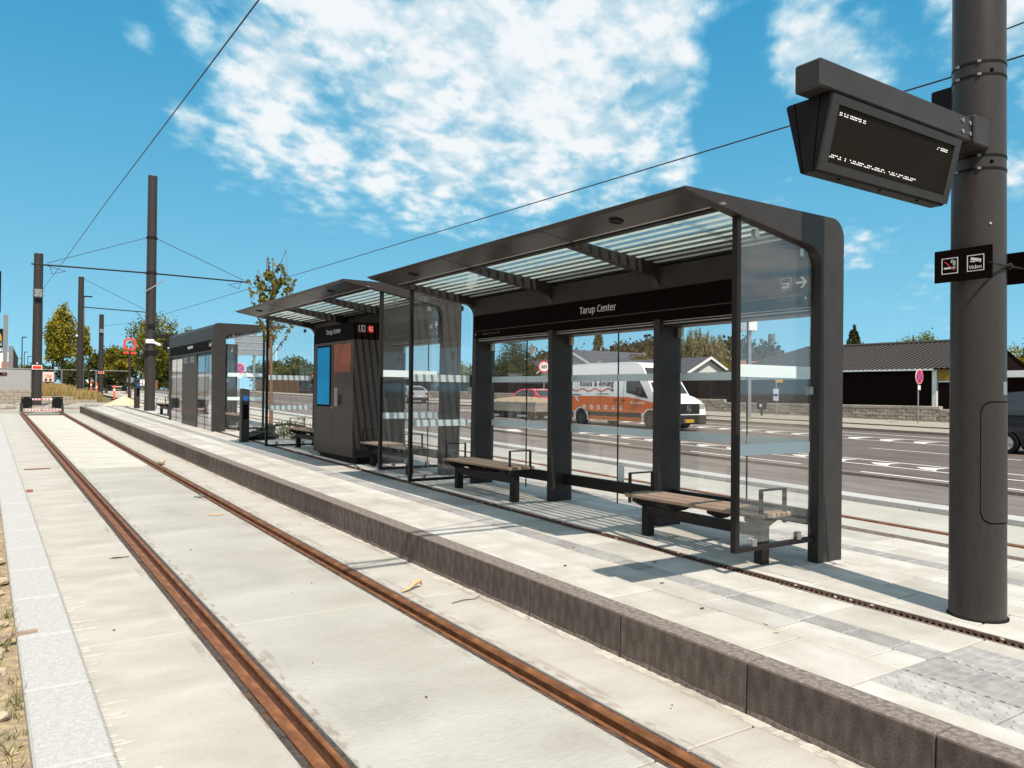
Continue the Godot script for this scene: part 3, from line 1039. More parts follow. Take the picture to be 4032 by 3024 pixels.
func shelter(dz: float, y: float, label: String, kind: int) -> Node3D:   # kind 0 plain, 1 with a cabinet in the middle bay, 2 closed back bay
	var t := thing("tram_shelter", V(5.5, y, dz), label, "tram shelter", "glass tram shelters on the platform", "", PI if kind == 2 else 0.0)
	var h := 2.825
	# end frames: leg, rounded corner and roof blade in one outline
	var outer := [[4.18, 1.505], [4.20, 1.515]] + arc(5.99, 1.355, .16, 90, 0, 8) + [[6.13, -1.50], [5.80, -1.50]]
	var inner := arc(5.665, 1.085, .165, 0, 74, 8) + [[4.81, 1.385], [4.24, 1.483]]
	var frame := SP(outer + inner)
	for z in [h - .10, -h]:
		var g := Geo.new()
		g.prism(frame, "z", z, z + .10)
		part("end_frame", g, M.metal, t)
	# middle posts with roof ribs
	var rib := SP([[4.62, 1.40], [4.62, 1.478], [5.80, 1.345], [6.12, 1.30], [6.12, -1.50], [5.80, -1.50], [5.80, .98]] + arc(5.64, 1.07, .155, 10, 76, 7))
	for z in [-.97, .87]:
		var g := Geo.new()
		g.prism(rib, "z", z, z + .088)
		part("post", g, M.metal, t)
	# eaves box along the front, with light line and round lamps
	var g := Geo.new()
	g.prism(SP([[4.18, 1.505], [4.20, 1.515], [4.60, 1.512], [4.60, 1.425], [4.24, 1.484]]), "z", -h + .1, h - .1)
	var ev := part("eaves", g, M.soffit, t)
	g = Geo.new()
	g.prism(SP([[4.612, 1.512], [4.66, 1.50], [4.66, 1.405], [4.612, 1.415]]), "z", -h + .1, h - .1)
	part("glass_rail", g, M.metal_dark, ev)
	for k in 3:
		g = Geo.new()
		g.prism(SP([[4.555, 1.438], [4.59, 1.432], [4.59, 1.4265], [4.555, 1.4325]]), "z", -h + .13 + k * 1.87, -h + .13 + k * 1.87 + 1.82)
		part("light_strip", g, M.alu, ev)
		g = Geo.new()
		g.prism(SP([[4.23, 1.491], [4.60, 1.430], [4.60, 1.4235], [4.23, 1.4845]]), "z", -h + .1 + k * 1.87 - .004, -h + .1 + k * 1.87 + .004)
		part("seam", g, M.seam, ev)
	for z in [-1.9, 1.85]:
		var lamp := MeshInstance3D.new()
		var lg := Geo.new()
		lg.lathe([Vector2(0, -.006), Vector2(.045, -.006), Vector2(.048, -.012), Vector2(.062, -.012), Vector2(.066, 0)], Vector3.ZERO, 20)
		var o := part("downlight", lg, M.black, ev)
		o.position = V(4.40 - 5.5, 1.4575 + 1.351, z)
		o.rotation.z = deg_to_rad(-9.5)
	# back beam and name band
	g = Geo.new()
	g.prism(SP([[5.795, 1.085], [5.78, 1.315], [5.86, 1.38], [6.0, 1.513], [6.09, 1.48], [6.145, 1.40], [6.14, 1.085]]), "z", -h + .1, h - .1)
	part("back_beam", g, M.metal, t)
	g = Geo.new()
	g.prism(SP([[5.52, 1.45], [5.52, 1.513], [5.99, 1.511], [5.90, 1.41]]), "z", -h + .1, h - .1)
	part("roof_edge_box", g, M.metal_dark, t)
	g = Geo.new()
	sbox(g, 5.787, .775, -h + .1, 6.135, 1.082, h - .1, .003)
	var band := part("name_band", g, M.fascia if kind != 2 else M.metal, t)
	for z in [-.926, .914]:
		g = Geo.new()
		sbox(g, 5.7855, .78, z - .002, 5.789, 1.08, z + .002)
		part("seam", g, M.seam, band)
	g = Geo.new()
	sbox(g, 5.7858, .859, -h + .15, 5.789, .862, h - .15)
	part("fine_line", g, M.letter_dim, band)
	g = Geo.new()
	sbox(g, 5.86, .70, -h + .1, 6.10, .77, h - .1, .004)
	part("blind_box", g, M.metal_dark, t)
	g = Geo.new()
	sbox(g, 5.855, .725, -h + .1, 5.862, .735, h - .1)
	sbox(g, 5.855, .752, -h + .1, 5.862, .760, h - .1)
	part("trim", g, M.alu, t)
	if kind != 1:
		words("Tarup Center", .078, .003, M.letter, band, V(5.7845 - 5.5, .925 + 1.351, -.02), FACE)
	pictograms(band, 5.7845, 0)
	if kind == 2:
		g = Geo.new()
		sbox(g, 6.13, .82, -h + .1, 6.139, 1.075, h - .1)
		var bb := part("rear_name_band", g, M.fascia, t)
		words("Tarup Center", .085, .003, M.letter, bb, V(6.141 - 5.5, .95 + 1.351, -.2), BACKFACE)
		pictograms(bb, 6.141, 1)
	# roof glass with printed stripes
	var zs := [[-h + .10, -.97], [-.882, .87], [.958, h - .10]]
	var sl := (1.352 - 1.488) / (5.80 - 4.64)
	for b in 3:
		g = Geo.new()
		g.prism(SP([[4.64, 1.490], [5.82, 1.352], [5.82, 1.342], [4.64, 1.480]]), "z", zs[b][0] + .004, zs[b][1] - .004)
		var pane := part("roof_pane", g, M.roof_glass, t)
		g = Geo.new()
		for k in 9:
			var x := 4.715 + k * .1215
			var y0 := 1.480 + sl * (x - 4.64)
			var s := Geo.new()
			s.prism(SP([[x, y0 - .0015], [x + .043, y0 - .0015 + sl * .043], [x + .043, y0 - .0045 + sl * .043], [x, y0 - .0045]]), "z", zs[b][0] + .012, zs[b][1] - .012)
			part("white_stripe", s, M.stripe, pane)
	# back wall: two panes a bay with white bands, bench rail
	for b in 3:
		if kind == 2 and b == 1:
			for d in 2:
				g = Geo.new()
				var za: float = lerpf(zs[b][0], zs[b][1], d / 2.0) + .004
				var zb: float = lerpf(zs[b][0], zs[b][1], (d + 1) / 2.0) - .004
				sbox(g, 6.07, -1.33, za, 6.12, .77, zb, .004)
				var door := part("service_door", g, M.kiosk, t)
				for v in 2:
					for q in 4:
						var s := Geo.new()
						var yy: float = (.56 if v == 0 else -1.09) + q * .045
						sbox(s, 6.119, yy, zb - .62, 6.126, yy + .018, zb - .12)
						part("vent_slat", s, M.metal_dark if v else M.alu, door)
			continue
		var zm: float = (zs[b][0] + zs[b][1]) / 2
		for d in 2:
			g = Geo.new()
			var za: float = zs[b][0] + .006 if d == 0 else zm + .004
			var zb: float = zm - .004 if d == 0 else zs[b][1] - .006
			sbox(g, 6.094, -1.27, za, 6.104, .705, zb)
			var pane := part("glass_pane", g, M.glass, t)
			for yy in [[.143, .224], [-.475, -.391]]:
				var s := Geo.new()
				sbox(s, 6.0895, yy[0], za + (.01 if d == 0 else 0.0), 6.0935, yy[1], zb - (.01 if d == 1 else 0.0))
				part("white_band", s, M.frost, pane)
			if d == 0:
				var s := Geo.new()
				sbox(s, 6.090, -1.27, zm - .003, 6.108, .705, zm + .003)
				part("joint", s, M.seam, pane)
			var cl := Geo.new()
			sbox(cl, 6.055, .60, (za if d == 0 else zb - .06), 6.093, .70, (za + .06 if d == 0 else zb), .004)
			part("pane_clip", cl, M.alu, pane)
		g = Geo.new()
		if kind != 2:
			sbox(g, 5.98, -1.13, zs[b][0], 6.035, -1.0, zs[b][1], .004)
			part("back_rail", g, M.metal_dark, t)
	# end walls
	for e in 2:
		var zc := h - .055 if e == 0 else -h + .045
		g = Geo.new()
		g.prism(SP([[4.85, -1.165], [5.765, -1.165], [5.768, 1.09], [5.70, 1.215], [5.6, 1.243], [4.85, 1.365]]), "z", zc - .005, zc + .005)
		var pane := part("end_glass", g, M.glass, t)
		for yy in [[.14, .238], [-.475, -.388]]:
			for s2 in [-1, 1]:
				var s := Geo.new()
				sbox(s, 4.855, yy[0], zc + s2 * .0075 - .0015, 5.748, yy[1], zc + s2 * .0075 + .0015)
				part("white_band", s, M.frost, pane)
		for q in [[5.045, 1.275], [5.61, 1.185], [5.04, -1.165], [5.60, -1.165], [5.755, .04]]:
			var s := Geo.new()
			sbox(s, q[0] - .026, q[1] - .035, zc - .022, q[0] + .026, q[1] + .035, zc + .022, .004)
			part("glass_clip", s, M.steel, pane)
		g = Geo.new()
		sbox(g, 4.803, -1.225, zc - .028, 4.85, 1.40, zc + .028, .004)
		part("glass_post", g, M.metal_dark, t)
		g = Geo.new()
		sbox(g, 4.85, -1.225, zc - .022, 5.81, -1.187, zc + .022, .004)
		part("foot_rail", g, M.metal_dark, t)
	return t


func pictograms(band: Node, x: float, side: int) -> void:   # bus sign, arrow and small way-finding line at the end of the band
	var flip := 1.0 if side == 0 else -1.0
	var c := 1.351
	var zz := func(z: float) -> float: return (z + 6.815) * (1.0 if side == 0 else 1.0)
	var pt := func(z: float, y: float) -> Vector2: return Vector2(zz.call(z), y + c)
	var x0 := x - 5.5 - .0015
	var put := func(called: String, a: Array) -> void:
		var g := Geo.new()
		var o := []
		for q in a: o.append(pt.call(q[0], q[1]))
		g.prism(P2(o), "x", x0, x0 + .003)
		part(called, g, M.letter if called != "way_text_rule" else M.letter_dim, band)
	var mir := func(a: Array) -> Array:
		if side == 0: return a
		var o := []
		for q in a: o.append([-13.63 - q[0], q[1]])
		return o
	put.call("arrow", mir.call([[-4.201, .958], [-4.128, .958], [-4.163, .918], [-4.138, .918], [-4.098, .966], [-4.138, 1.014], [-4.163, 1.014], [-4.128, .974], [-4.201, .974]]))
	for r in [[-4.361, -4.254, .908, .911], [-4.361, -4.254, 1.018, 1.021], [-4.361, -4.358, .908, 1.021], [-4.257, -4.254, .908, 1.021]]:
		put.call("bus_sign_frame", mir.call([[r[0], r[2]], [r[1], r[2]], [r[1], r[3]], [r[0], r[3]]]))
	put.call("bus_body", mir.call([[-4.345, .932], [-4.272, .932], [-4.272, .972], [-4.278, .976], [-4.345, .976], [-4.345, .966], [-4.29, .966], [-4.29, .950], [-4.345, .950]]))
	for w in [-4.327, -4.292]:
		var a := []
		for q in arc(w, .930, .009, 0, 330, 11): a.append([q.x, q.y])
		put.call("bus_wheel", mir.call(a))
	put.call("small_arrow", mir.call([[-4.125, .826], [-4.108, .826], [-4.118, .814], [-4.112, .814], [-4.097, .828], [-4.112, .842], [-4.118, .842], [-4.108, .830], [-4.125, .830]]))
	if side == 0:
		put.call("small_arrow", [[-9.50, .818], [-9.485, .832], [-9.479, .832], [-9.489, .820], [-9.472, .820], [-9.472, .816], [-9.489, .816], [-9.479, .804], [-9.485, .804]])
		words("Rugårdsvej   |   55 m", .016, .002, M.letter_dim, band, V(x0, .820 + c, -4.29 + 6.815), FACE)
		words("Højstrupvej   |   55 m   Tarupvej   |   200 m", .016, .002, M.letter_dim, band, V(x0, .808 + c, -9.08 + 6.815), FACE)


func build_shelters() -> void:
	var s1 := shelter(-6.815, -1.351, "nearest glass tram shelter with two benches and the long name band", 0)
	s1.position.y = -1.351
	var g := Geo.new()
	sbox(g, 6.082, -1.02, .02, 6.0885, -.80, .12)
	var o := part("paper_notice", g, M.white, s1)
	o.rotation.x = 0.0
	g = Geo.new()
	g.prism(P2([Vector2(-1.80, 1.93), Vector2(-1.72, 2.01), Vector2(-1.64, 1.93), Vector2(-1.72, 1.85)]), "x", .585, .589)
	part("square_sticker", g, M.white, s1)
	shelter(-13.335, -1.276, "middle glass tram shelter with a brown information cabinet in it", 1)
	shelter(-23.70, -1.145, "farthest tram shelter, its closed grey back with service doors turned to the track", 2)
	build_cabinet()
	build_benches()


func build_cabinet() -> void:
	var t := thing("information_cabinet", V(5.6, -1.24, -13.31), "brown metal information cabinet with a tall blue screen in the middle shelter", "cabinet")
	var z0 := -14.235
	var z1 := -12.372
	var g := Geo.new()
	g.box(V(5.25, -1.30, z0 + .08), V(6.05, -1.12, z1 - .08))
	part("plinth", g, M.black, t, true)
	g = Geo.new()
	g.cbox(V(5.16, -1.125, z0), V(6.07, .875, z1), .006)
	part("body", g, M.metal, t, true)
	for d in [[z0 + .01, -13.305], [-13.297, z1 - .01]]:
		g = Geo.new()
		g.cbox(V(5.148, -1.115, d[0]), V(5.162, .868, d[1]), .003)
		part("door", g, M.kiosk, t, true)
	g = Geo.new()
	g.cbox(V(5.15, .879, z0), V(6.07, 1.17, z1), .004)
	var top := part("name_band", g, M.fascia, t, true)
	g = Geo.new()
	g.cbox(V(5.138, -.28, -14.08), V(5.15, .82, -13.39), .004)
	var fr := part("screen_frame", g, M.fascia, t, true)
	g = Geo.new()
	g.box(V(5.135, -.247, -14.043), V(5.139, .786, -13.436))
	part("blue_screen", g, M.screen_blue, fr, true)
	g = Geo.new()
	g.cbox(V(5.140, .325, -13.225), V(5.150, .812, -12.49), .003)
	part("red_brown_field", g, M.field_red, t, true)  # even red-brown tone over a raised field on the right-hand door
	g = Geo.new()
	g.cbox(V(5.138, -.276, -13.21), V(5.150, .056, -13.075), .006)
	part("handle_plate", g, M.galv, t, true)
	g = Geo.new()
	g.cbox(V(5.128, -.24, -12.98), V(5.150, -.06, -12.94), .006)
	g.cyl(V(5.150, -.20, -12.96), V(5.118, -.20, -12.96), .012)
	part("lock_handle", g, M.metal_dark, t, true)
	g = Geo.new()
	g.cyl(V(5.150, -.30, -13.32), V(5.132, -.30, -13.32), .018)
	part("lock", g, M.steel, t, true)
	words("Tarup Center", .085, .003, M.letter, top, V(5.147, 1.012, -13.30) - base_of(top), FACE)
	# i and telephone signs on the side that faces the camera
	var zf := z1 + .002
	for r in [[5.238, 5.348, 1.003, 1.008], [5.238, 5.348, 1.107, 1.112], [5.238, 5.243, 1.003, 1.112], [5.343, 5.348, 1.003, 1.112]]:
		g = Geo.new()
		g.box(V(r[0], r[2], zf - .003), V(r[1], r[3], zf + .001))
		part("sign_frame", g, M.letter, top, true)
	g = Geo.new()
	for r in [[5.283, 5.305, 1.079, 1.098], [5.283, 5.305, 1.020, 1.068], [5.272, 5.305, 1.060, 1.070], [5.270, 5.318, 1.017, 1.027]]:
		g.box(V(r[0], r[2], zf - .003), V(r[1], r[3], zf + .0015))
	part("information_mark", g, M.letter, top, true)
	g = Geo.new()
	g.box(V(5.395, 1.003, zf - .003), V(5.502, 1.112, zf + .001))
	part("telephone_sign", g, M.red_sign, top, true)
	g = Geo.new()
	var ph := arc(5.462, 1.068, .038, 170, 280, 8)
	ph.append_array(arc(5.462, 1.068, .026, 280, 170, 8))
	g.prism(P2(ph), "z", zf, zf + .003)
	g.obox(V(5.428, 1.074, zf + .0015), V(.012, .030, .003), Basis(Vector3.BACK, -.4))
	g.obox(V(5.470, 1.034, zf + .0015), V(.030, .012, .003), Basis(Vector3.BACK, .5))
	g.obox(V(5.478, 1.088, zf + .0015), V(.030, .006, .003), Basis(Vector3.BACK, .3))
	part("telephone_mark", g, M.letter, top, true)


func bench(at: Vector3, label: String, len_ := 1.62) -> Node3D:
	var t := thing("bench", at, label, "bench", "slatted wooden benches of the stop")
	for k in 6:
		var g := Geo.new()
		var x := -.185 + k * .0665
		g.cbox(V(x, .385, -len_ / 2 - rng.randf() * .006), V(x + .05, .425 - (.004 if k == 0 else 0.0), len_ / 2 + rng.randf() * .006), .007)
		part("slat", g, M.wood[k % 3], t)
	for s in [-1, 1]:
		var z: float = s * (len_ / 2 - .14)
		var g := Geo.new()
		g.cbox(V(-.05, -.02, z - .045), V(.04, .30, z + .045), .005)
		part("leg", g, M.metal_dark, t)
		g = Geo.new()
		g.prism(P2([Vector2(-.19, .384), Vector2(.20, .384), Vector2(.20, .355), Vector2(.045, .29), Vector2(-.055, .29), Vector2(-.19, .355)]), "z", z - .03, z + .03)
		part("seat_bracket", g, M.metal_dark, t)
		var za: float = s * (len_ / 2 - .035)
		g = Geo.new()
		g.cbox(V(-.155, .33, za - .022), V(-.143, .615, za + .022), .004)
		g.cbox(V(.145, .33, za - .022), V(.157, .615, za + .022), .004)
		g.cbox(V(-.150, .607, za - .022), V(.152, .620, za + .022), .004)
		part("armrest", g, M.metal_dark, t)
	for z in [-.25, .25]:
		var g := Geo.new()
		g.prism(P2([Vector2(-.18, .384), Vector2(.19, .384), Vector2(.19, .36), Vector2(.045, .31), Vector2(-.05, .31), Vector2(-.18, .36)]), "z", z - .02, z + .02)
		part("seat_bracket", g, M.metal_dark, t)
	var g := Geo.new()
	g.cbox(V(-.045, .21, -len_ / 2 + .10), V(.035, .30, len_ / 2 - .10), .005)
	part("frame_beam", g, M.metal_dark, t)
	return t


func build_benches() -> void:
	var py := func(z: float) -> float: return ga(z) + HP
	var b := bench(V(5.385, py.call(-4.9), -4.9), "nearest wooden bench, behind the front end glass of the nearest shelter")
	copy(b, V(5.385, py.call(-8.55), -8.55), 0, "second wooden bench, in the far half of the nearest shelter")
	copy(b, V(5.42, py.call(-11.45), -11.45), 0, "wooden bench to the right of the brown information cabinet")
	copy(b, V(5.42, py.call(-15.2), -15.2), 0, "wooden bench to the left of the brown information cabinet")
	copy(b, V(5.62, py.call(-21.75), -21.75), 0, "wooden bench inside the farthest shelter near the slim blue-topped pillar")
	# bench with backrest at the far end
	var t := copy(b, V(5.32, py.call(-29.6), -29.6), 0, "dark bench with a slatted backrest beyond the farthest shelter")
	for k in 5:
		var g := Geo.new()
		g.obox(V(.21 + k * .018, .52 + k * .085, 0), V(.03, .07, 1.6), Basis(Vector3.FORWARD, .2))
		part("back_slat", g, M.wood[1], t)


# ---------------------------------------------------------------- things on the platform
func mast(at: Vector3, height: float, r0: float, r1: float, label: String) -> Node3D:
	var t := thing("mast", at, label, "mast", "dark round overhead-line masts")
	var g := Geo.new()
	g.lathe([Vector2(r0, -.3), Vector2(r0, 0), Vector2(r1, height), Vector2(r1 * .96, height + .02), Vector2(0, height + .03)], Vector3.ZERO, 40)
	part("shaft", g, M.pole, t)
	g = Geo.new()
	g.lathe([Vector2(r0 + .012, -.05), Vector2(r0 + .012, .008), Vector2(r0 + .002, .012)], Vector3.ZERO, 40)
	part("foot_ring", g, M.rubber, t)
	return t


func ring(y: float, r: float, h := .008, t := .004) -> Geo:
	var g := Geo.new()
	g.lathe([Vector2(r, y - h), Vector2(r + t, y - h), Vector2(r + t, y + h), Vector2(r, y + h)], Vector3.ZERO, 36)
	return g


func build_stop_things() -> void:
	# the mast at the right with its straps and hatch
	var c := V(5.43, -1.436, -2.55)
	var t := mast(c, 9.1, .168, .140, "thick dark mast in the right foreground carrying the departure display")
	var rad := func(y: float) -> float: return lerpf(.168, .140, (y + 1.436) / 9.1)
	for y in [2.163, 2.079, 1.555, 1.471]:
		part("strap", ring(y + 1.436, rad.call(y) - .001), M.black, t)
		var g := Geo.new()
		for a in [2.75, 3.6]:
			var d := V(cos(a), 0, -sin(a))
			g.obox(d * (rad.call(y) + .006) + V(0, y + 1.436, 0), V(.012, .015, .022), Basis(Vector3.UP, a))
		part("strap_buckle", g, M.galv, t)
	for y in [2.10, 1.51]:
		var a := 4.05
		var d := V(cos(a), 0, -sin(a))
		var g := Geo.new()
		g.cyl(d * (rad.call(y) - .004) + V(0, y + 1.436, 0), d * (rad.call(y) + .0015) + V(0, y + 1.436, 0), .013, 14)
		part("cable_hole", g, M.seam, t)
	# inspection hatch: a curved plate a hair proud of the shaft, on the side that faces away to the right
	var hatch := Geo.new()
	var line := Geo.new()
	for grow in 2:
		var g: Geo = line if grow == 0 else hatch
		var dr := .0008 if grow == 0 else .0022
		var a0 := -(2.62 if grow == 0 else 2.595)
		var a1 := -(.9 if grow == 0 else .915)
		var y0 := -.810 if grow == 0 else -.802
		var y1 := -.027 if grow == 0 else -.035
		var n := 22
		for i in n:
			var p := []
			for q in [i, i + 1]:
				var f := float(q) / n
				var a := lerpf(a0, a1, f)
				var cut := 0.0
				var dist: float = minf(f, 1 - f) * absf(a1 - a0) * .165
				if dist < .07: cut = .07 - sqrt(maxf(0, .07 * .07 - pow(.07 - dist, 2)))
				for y in [y0 + cut, y1 - cut]:
					p.append(V(cos(a) * (rad.call(y) + dr), y + 1.436, -sin(a) * (rad.call(y) + dr)))
			g.quad(p[0], p[2], p[3], p[1])
	part("hatch_gap", line, M.seam, t)
	part("hatch", hatch, M.pole, t)
	var lk := Geo.new()
	var la := -1.05
	var ld := V(cos(la), 0, -sin(la))
	lk.cyl(ld * (rad.call(-.08) + .001) + V(0, -.075 + 1.436, 0), ld * (rad.call(-.08) + .0035) + V(0, -.075 + 1.436, 0), .009, 12)
	part("hatch_lock", lk, M.seam, t)
	# sticker, screw
	var g := Geo.new()
	for i in 4:
		var p := []
		for q in [i, i + 1]:
			var a: float = 0.0
			a = lerpf(4.60, 4.98, q / 4.0)
			for y in [.015, .10]:
				p.append(V(cos(a) * (rad.call(y) + .0015), y + 1.436, -sin(a) * (rad.call(y) + .0015)))
		g.quad(p[0], p[2], p[3], p[1])
	part("grey_sticker", g, M.galv, t)
	g = Geo.new()
	var sd := V(cos(4.0), 0, -sin(4.0))
	g.cyl(sd * .150 + V(0, 1.11 + 1.436, 0), sd * .166 + V(0, 1.113 + 1.436, 0), .008, 8)
	part("screw", g, M.galv, t)
	# black equipment box behind the mast
	g = Geo.new()
	g.cbox(V(-.03, 1.87 + 1.436, -.30), V(.07, 2.10 + 1.436, -.15), .006)
	var eb := part("cable_box", g, M.black, t)
	g = Geo.new()
	g.tube([V(.0, 1.90 + 1.436, -.26), V(-.10, 1.78 + 1.436, -.28), V(-.28, 1.745 + 1.436, -.14), V(-.30, 1.72 + 1.436, -.02)], [.012], 8)
	part("cable", g, M.rubber, eb)
	# cantilever arms over both tracks, above the picture
	for s in [-1, 1]:
		g = Geo.new()
		g.cyl(V(s * .14, 5.92, 0), V(s * 3.55, 5.90, 0), .032, 12)
		part("cantilever_tube", g, M.galv, t)
		g = Geo.new()
		g.cyl(V(s * .14, 7.3, 0), V(s * 3.45, 5.98, 0), .010, 8)
		part("stay_rope", g, M.rope, t)
		g = Geo.new()
		g.cyl(V(s * .9, 6.12, 0), V(s * 3.5, 6.22, 0), .022, 10)
		part("steady_tube", g, M.galv, t)
	build_display(c)
	# two plates clamped to the mast
	var pl := thing("notice_plate", V(5.215, .85, -2.54), "black plate with no-smoking and video camera symbols on the mast's near side", "sign")
	g = Geo.new()
	g.cbox(V(5.208, .747, -2.722), V(5.216, .957, -2.362), .002)
	part("plate", g, M.fascia, pl, true)
	g = Geo.new()
	g.cbox(V(5.217, .83, -2.60), V(5.28, .87, -2.50), .004)
	part("clamp", g, M.black, pl, true)
	notice_marks(pl)
	var pr := thing("notice_plate", V(5.645, .85, -2.54), "black notice plate behind the mast, seen from its back", "sign")
	g = Geo.new()
	g.cbox(V(5.642, .747, -2.76), V(5.650, .957, -2.335), .002)
	part("plate", g, M.fascia, pr, true)
	g = Geo.new()
	g.cbox(V(5.58, .83, -2.60), V(5.642, .87, -2.50), .004)
	g.cyl(V(5.20, .843, -2.372), V(5.66, .843, -2.372), .008, 8)
	g.blob(V(5.46, .843, -2.372), V(.022, .022, .022), .1, 3, 8, 6)
	part("clamp", g, M.metal_dark, pr, true)
	# ticket pillars
	var tp := thing("ticket_pillar", V(4.76, ga(-17.5) + HP, -17.5), "dark card-reader pillar with a round blue disc beside the middle of the platform", "ticket pillar", "card-reader pillars")
	g = Geo.new()
	g.cbox(V(-.085, -.05, -.085), V(.085, 1.13, .085), .008)
	part("body", g, M.metal, tp)
	g = Geo.new()
	g.prism(P2([Vector2(-.085, 1.131), Vector2(.085, 1.131), Vector2(.085, 1.145), Vector2(-.06, 1.175), Vector2(-.085, 1.165)]), "z", -.085, .085)
	part("cap", g, M.metal_dark, tp)
	for s in [-1, 1]:
		g = Geo.new()
		g.cyl(V(.0, .96, s * .084), V(.0, .96, s * .089), .062, 24)
		part("blue_disc", g, M.blue, tp)
	g = Geo.new()
	g.box(V(-.05, .5, .0845), V(.05, .82, .0868))
	part("reader_panel", g, M.fascia, tp)
	copy(tp, V(5.24, ga(-35.2) + HP, -35.2), .3, "dark card-reader pillar with a blue disc just left of the tall mast far down the platform")
	# Q sign
	var q := thing("stop_symbol_sign", V(7.45, -.55, -53.0), "tall thin post carrying a red ring-shaped stop symbol over a red bar", "sign")
	g = Geo.new()
	g.lathe([Vector2(.075, 0), Vector2(.07, 2.9), Vector2(0, 2.92)], Vector3.ZERO, 16)
	part("post", g, M.metal, q)
	g = Geo.new()
	var fwd := Basis(Vector3.UP, -.05)
	var y := 3.30
	for k in 28:        # a rounded-square ring
		var p := []
		for i in [k, k + 1]:
			var a: float = TAU * i / 28.0
			var sx := signf(cos(a)) * pow(absf(cos(a)), .62)
			var sy := signf(sin(a)) * pow(absf(sin(a)), .62)
			for f in [1.0, .66]:
				p.append(V(.36 * sx * (f if f == 1.0 else .66), y + .355 * sy * (f if f == 1.0 else .76), 0))
		for zf in 2:
			var o := V(0, 0, .04 if zf == 0 else -.04)
			if zf == 0: g.quad(p[1] + o, p[0] + o, p[2] + o, p[3] + o)
			else: g.quad(p[0] + o, p[1] + o, p[3] + o, p[2] + o)
		g.quad(p[0] + V(0, 0, .04), p[0] - V(0, 0, .04), p[2] - V(0, 0, .04), p[2] + V(0, 0, .04))
		g.quad(p[3] + V(0, 0, .04), p[3] - V(0, 0, .04), p[1] - V(0, 0, .04), p[1] + V(0, 0, .04))
	part("red_ring", g, M.red_sign, q)
	g = Geo.new()
	g.cbox(V(-.36, 2.70, -.04), V(.36, 2.83, .04), .006)
	g.box(V(-.045, 2.83, -.03), V(.045, 2.96, .03))
	part("red_bar", g, M.red_sign, q)
	build_buffer(V(2.05, -1.02, -37.75), "black buffer stop with red and white striped bars at the end of the near track", 1.0)
	build_buffer(V(9.0, -.37, -70.5), "far buffer stop with striped bars behind the orange marker posts", 1.0)
	# sand heap, concrete block, marker posts
	g = Geo.new()
	var hf := FastNoiseLite.new()
	hf.seed = 12
	hf.frequency = 2.2
	var hp := func(i: int, j: int) -> Vector3:
		var x := lerpf(4.3, 7.0, i / 24.0)
		var z := lerpf(-41.2, -44.2, j / 20.0)
		var r := Vector2((x - 5.78) / 1.15, (z + 42.6) / 1.3).length()
		return V(x, ga(z) - .02 + maxf(0, .62 * (1 - r) + .05 * hf.get_noise_2d(x, z)) - maxf(0, r - 1) * .1, z)
	for i in 24:
		for j in 20: g.quad(hp.call(i, j), hp.call(i + 1, j), hp.call(i + 1, j + 1), hp.call(i, j + 1))
	single("sand_heap", g, M.sand, "heap of pale sand beyond the end of the platform", "sand", "", "", V(5.8, ga(-42.6), -42.6))
	g = Geo.new()
	g.cbox(V(4.95, -.93, -40.2), V(5.36, -.76, -39.8), .02)
	single("concrete_block", g, M.concrete_edge, "small grey concrete block in front of the sand heap", "block", "", "", V(5.15, -.93, -40))
	for a in [[7.10, -70.0, 1.0, "leftmost and farthest orange marker post"], [6.62, -61.9, .95, "orange marker post right of the far mast's foot"], [6.78, -54.2, .90, "orange marker post left of the ring symbol's post"], [7.72, -54.4, .92, "orange and white marker post right of the ring symbol's post"]]:
		var o := thing("marker_post", V(a[0], ga(a[1]), a[1]), a[3], "marker post", "orange marker posts by the far track")
		g = Geo.new()
		g.cbox(V(-.055, .04, -.02), V(.055, a[2], .02), .01)
		part("blade", g, M.orange, o)
		g = Geo.new()
		g.box(V(-.056, a[2] * .62, -.0215), V(.056, a[2] * .74, .0215))
		part("white_band", g, M.white, o)
		g = Geo.new()
		g.cbox(V(-.2, -.02, -.1), V(.2, .06, .1), .02)
		part("foot", g, M.rubber, o)
	# slim information pillar inside the farthest shelter
	var ip := thing("information_pillar", V(5.95, ga(-23.3) + HP, -23.3), "slim dark information pillar with an i sign inside the farthest shelter", "information pillar")
	g = Geo.new()
	g.cbox(V(-.16, -.05, -.06), V(.16, 2.35, .06), .006)
	part("body", g, M.metal, ip)
	words("i", .12, .004, M.letter, ip, V(0, 2.12, .061), Basis.IDENTITY, "Droid Serif", true)
	g = Geo.new()
	g.box(V(-.12, .8, .0605), V(.12, 1.9, .063))
	part("dark_glass", g, M.glass_dark, ip)
	# litter bin in front of the farthest shelter's end
	var lb := thing("litter_bin", V(5.8, ga(-28.5) + HP, -28.5), "dark round litter bin beside the bench with a backrest", "litter bin")
	g = Geo.new()
	g.lathe([Vector2(0, 0), Vector2(.19, 0), Vector2(.2, .02), Vector2(.2, .82), Vector2(.17, .86), Vector2(.17, .8), Vector2(0, .8)], Vector3.ZERO, 20)
	part("barrel", g, M.metal_dark, lb)
	part("rim", ring(.80, .2, .02, .006), M.black, lb)
	# second departure display on the tall mast
	var d2 := thing("small_departure_display", V(5.31, 1.9, -32.9), "far departure display on an arm right of the tall mast", "display")
	g = Geo.new()
	g.cbox(V(5.4, 1.99, -32.98), V(6.75, 2.14, -32.83), .01)
	part("arm", g, M.metal_dark, d2, true)
	g = Geo.new()
	g.cbox(V(5.80, 1.54, -33.0), V(6.75, 1.93, -32.80), .02)
	part("case", g, M.black, d2, true)
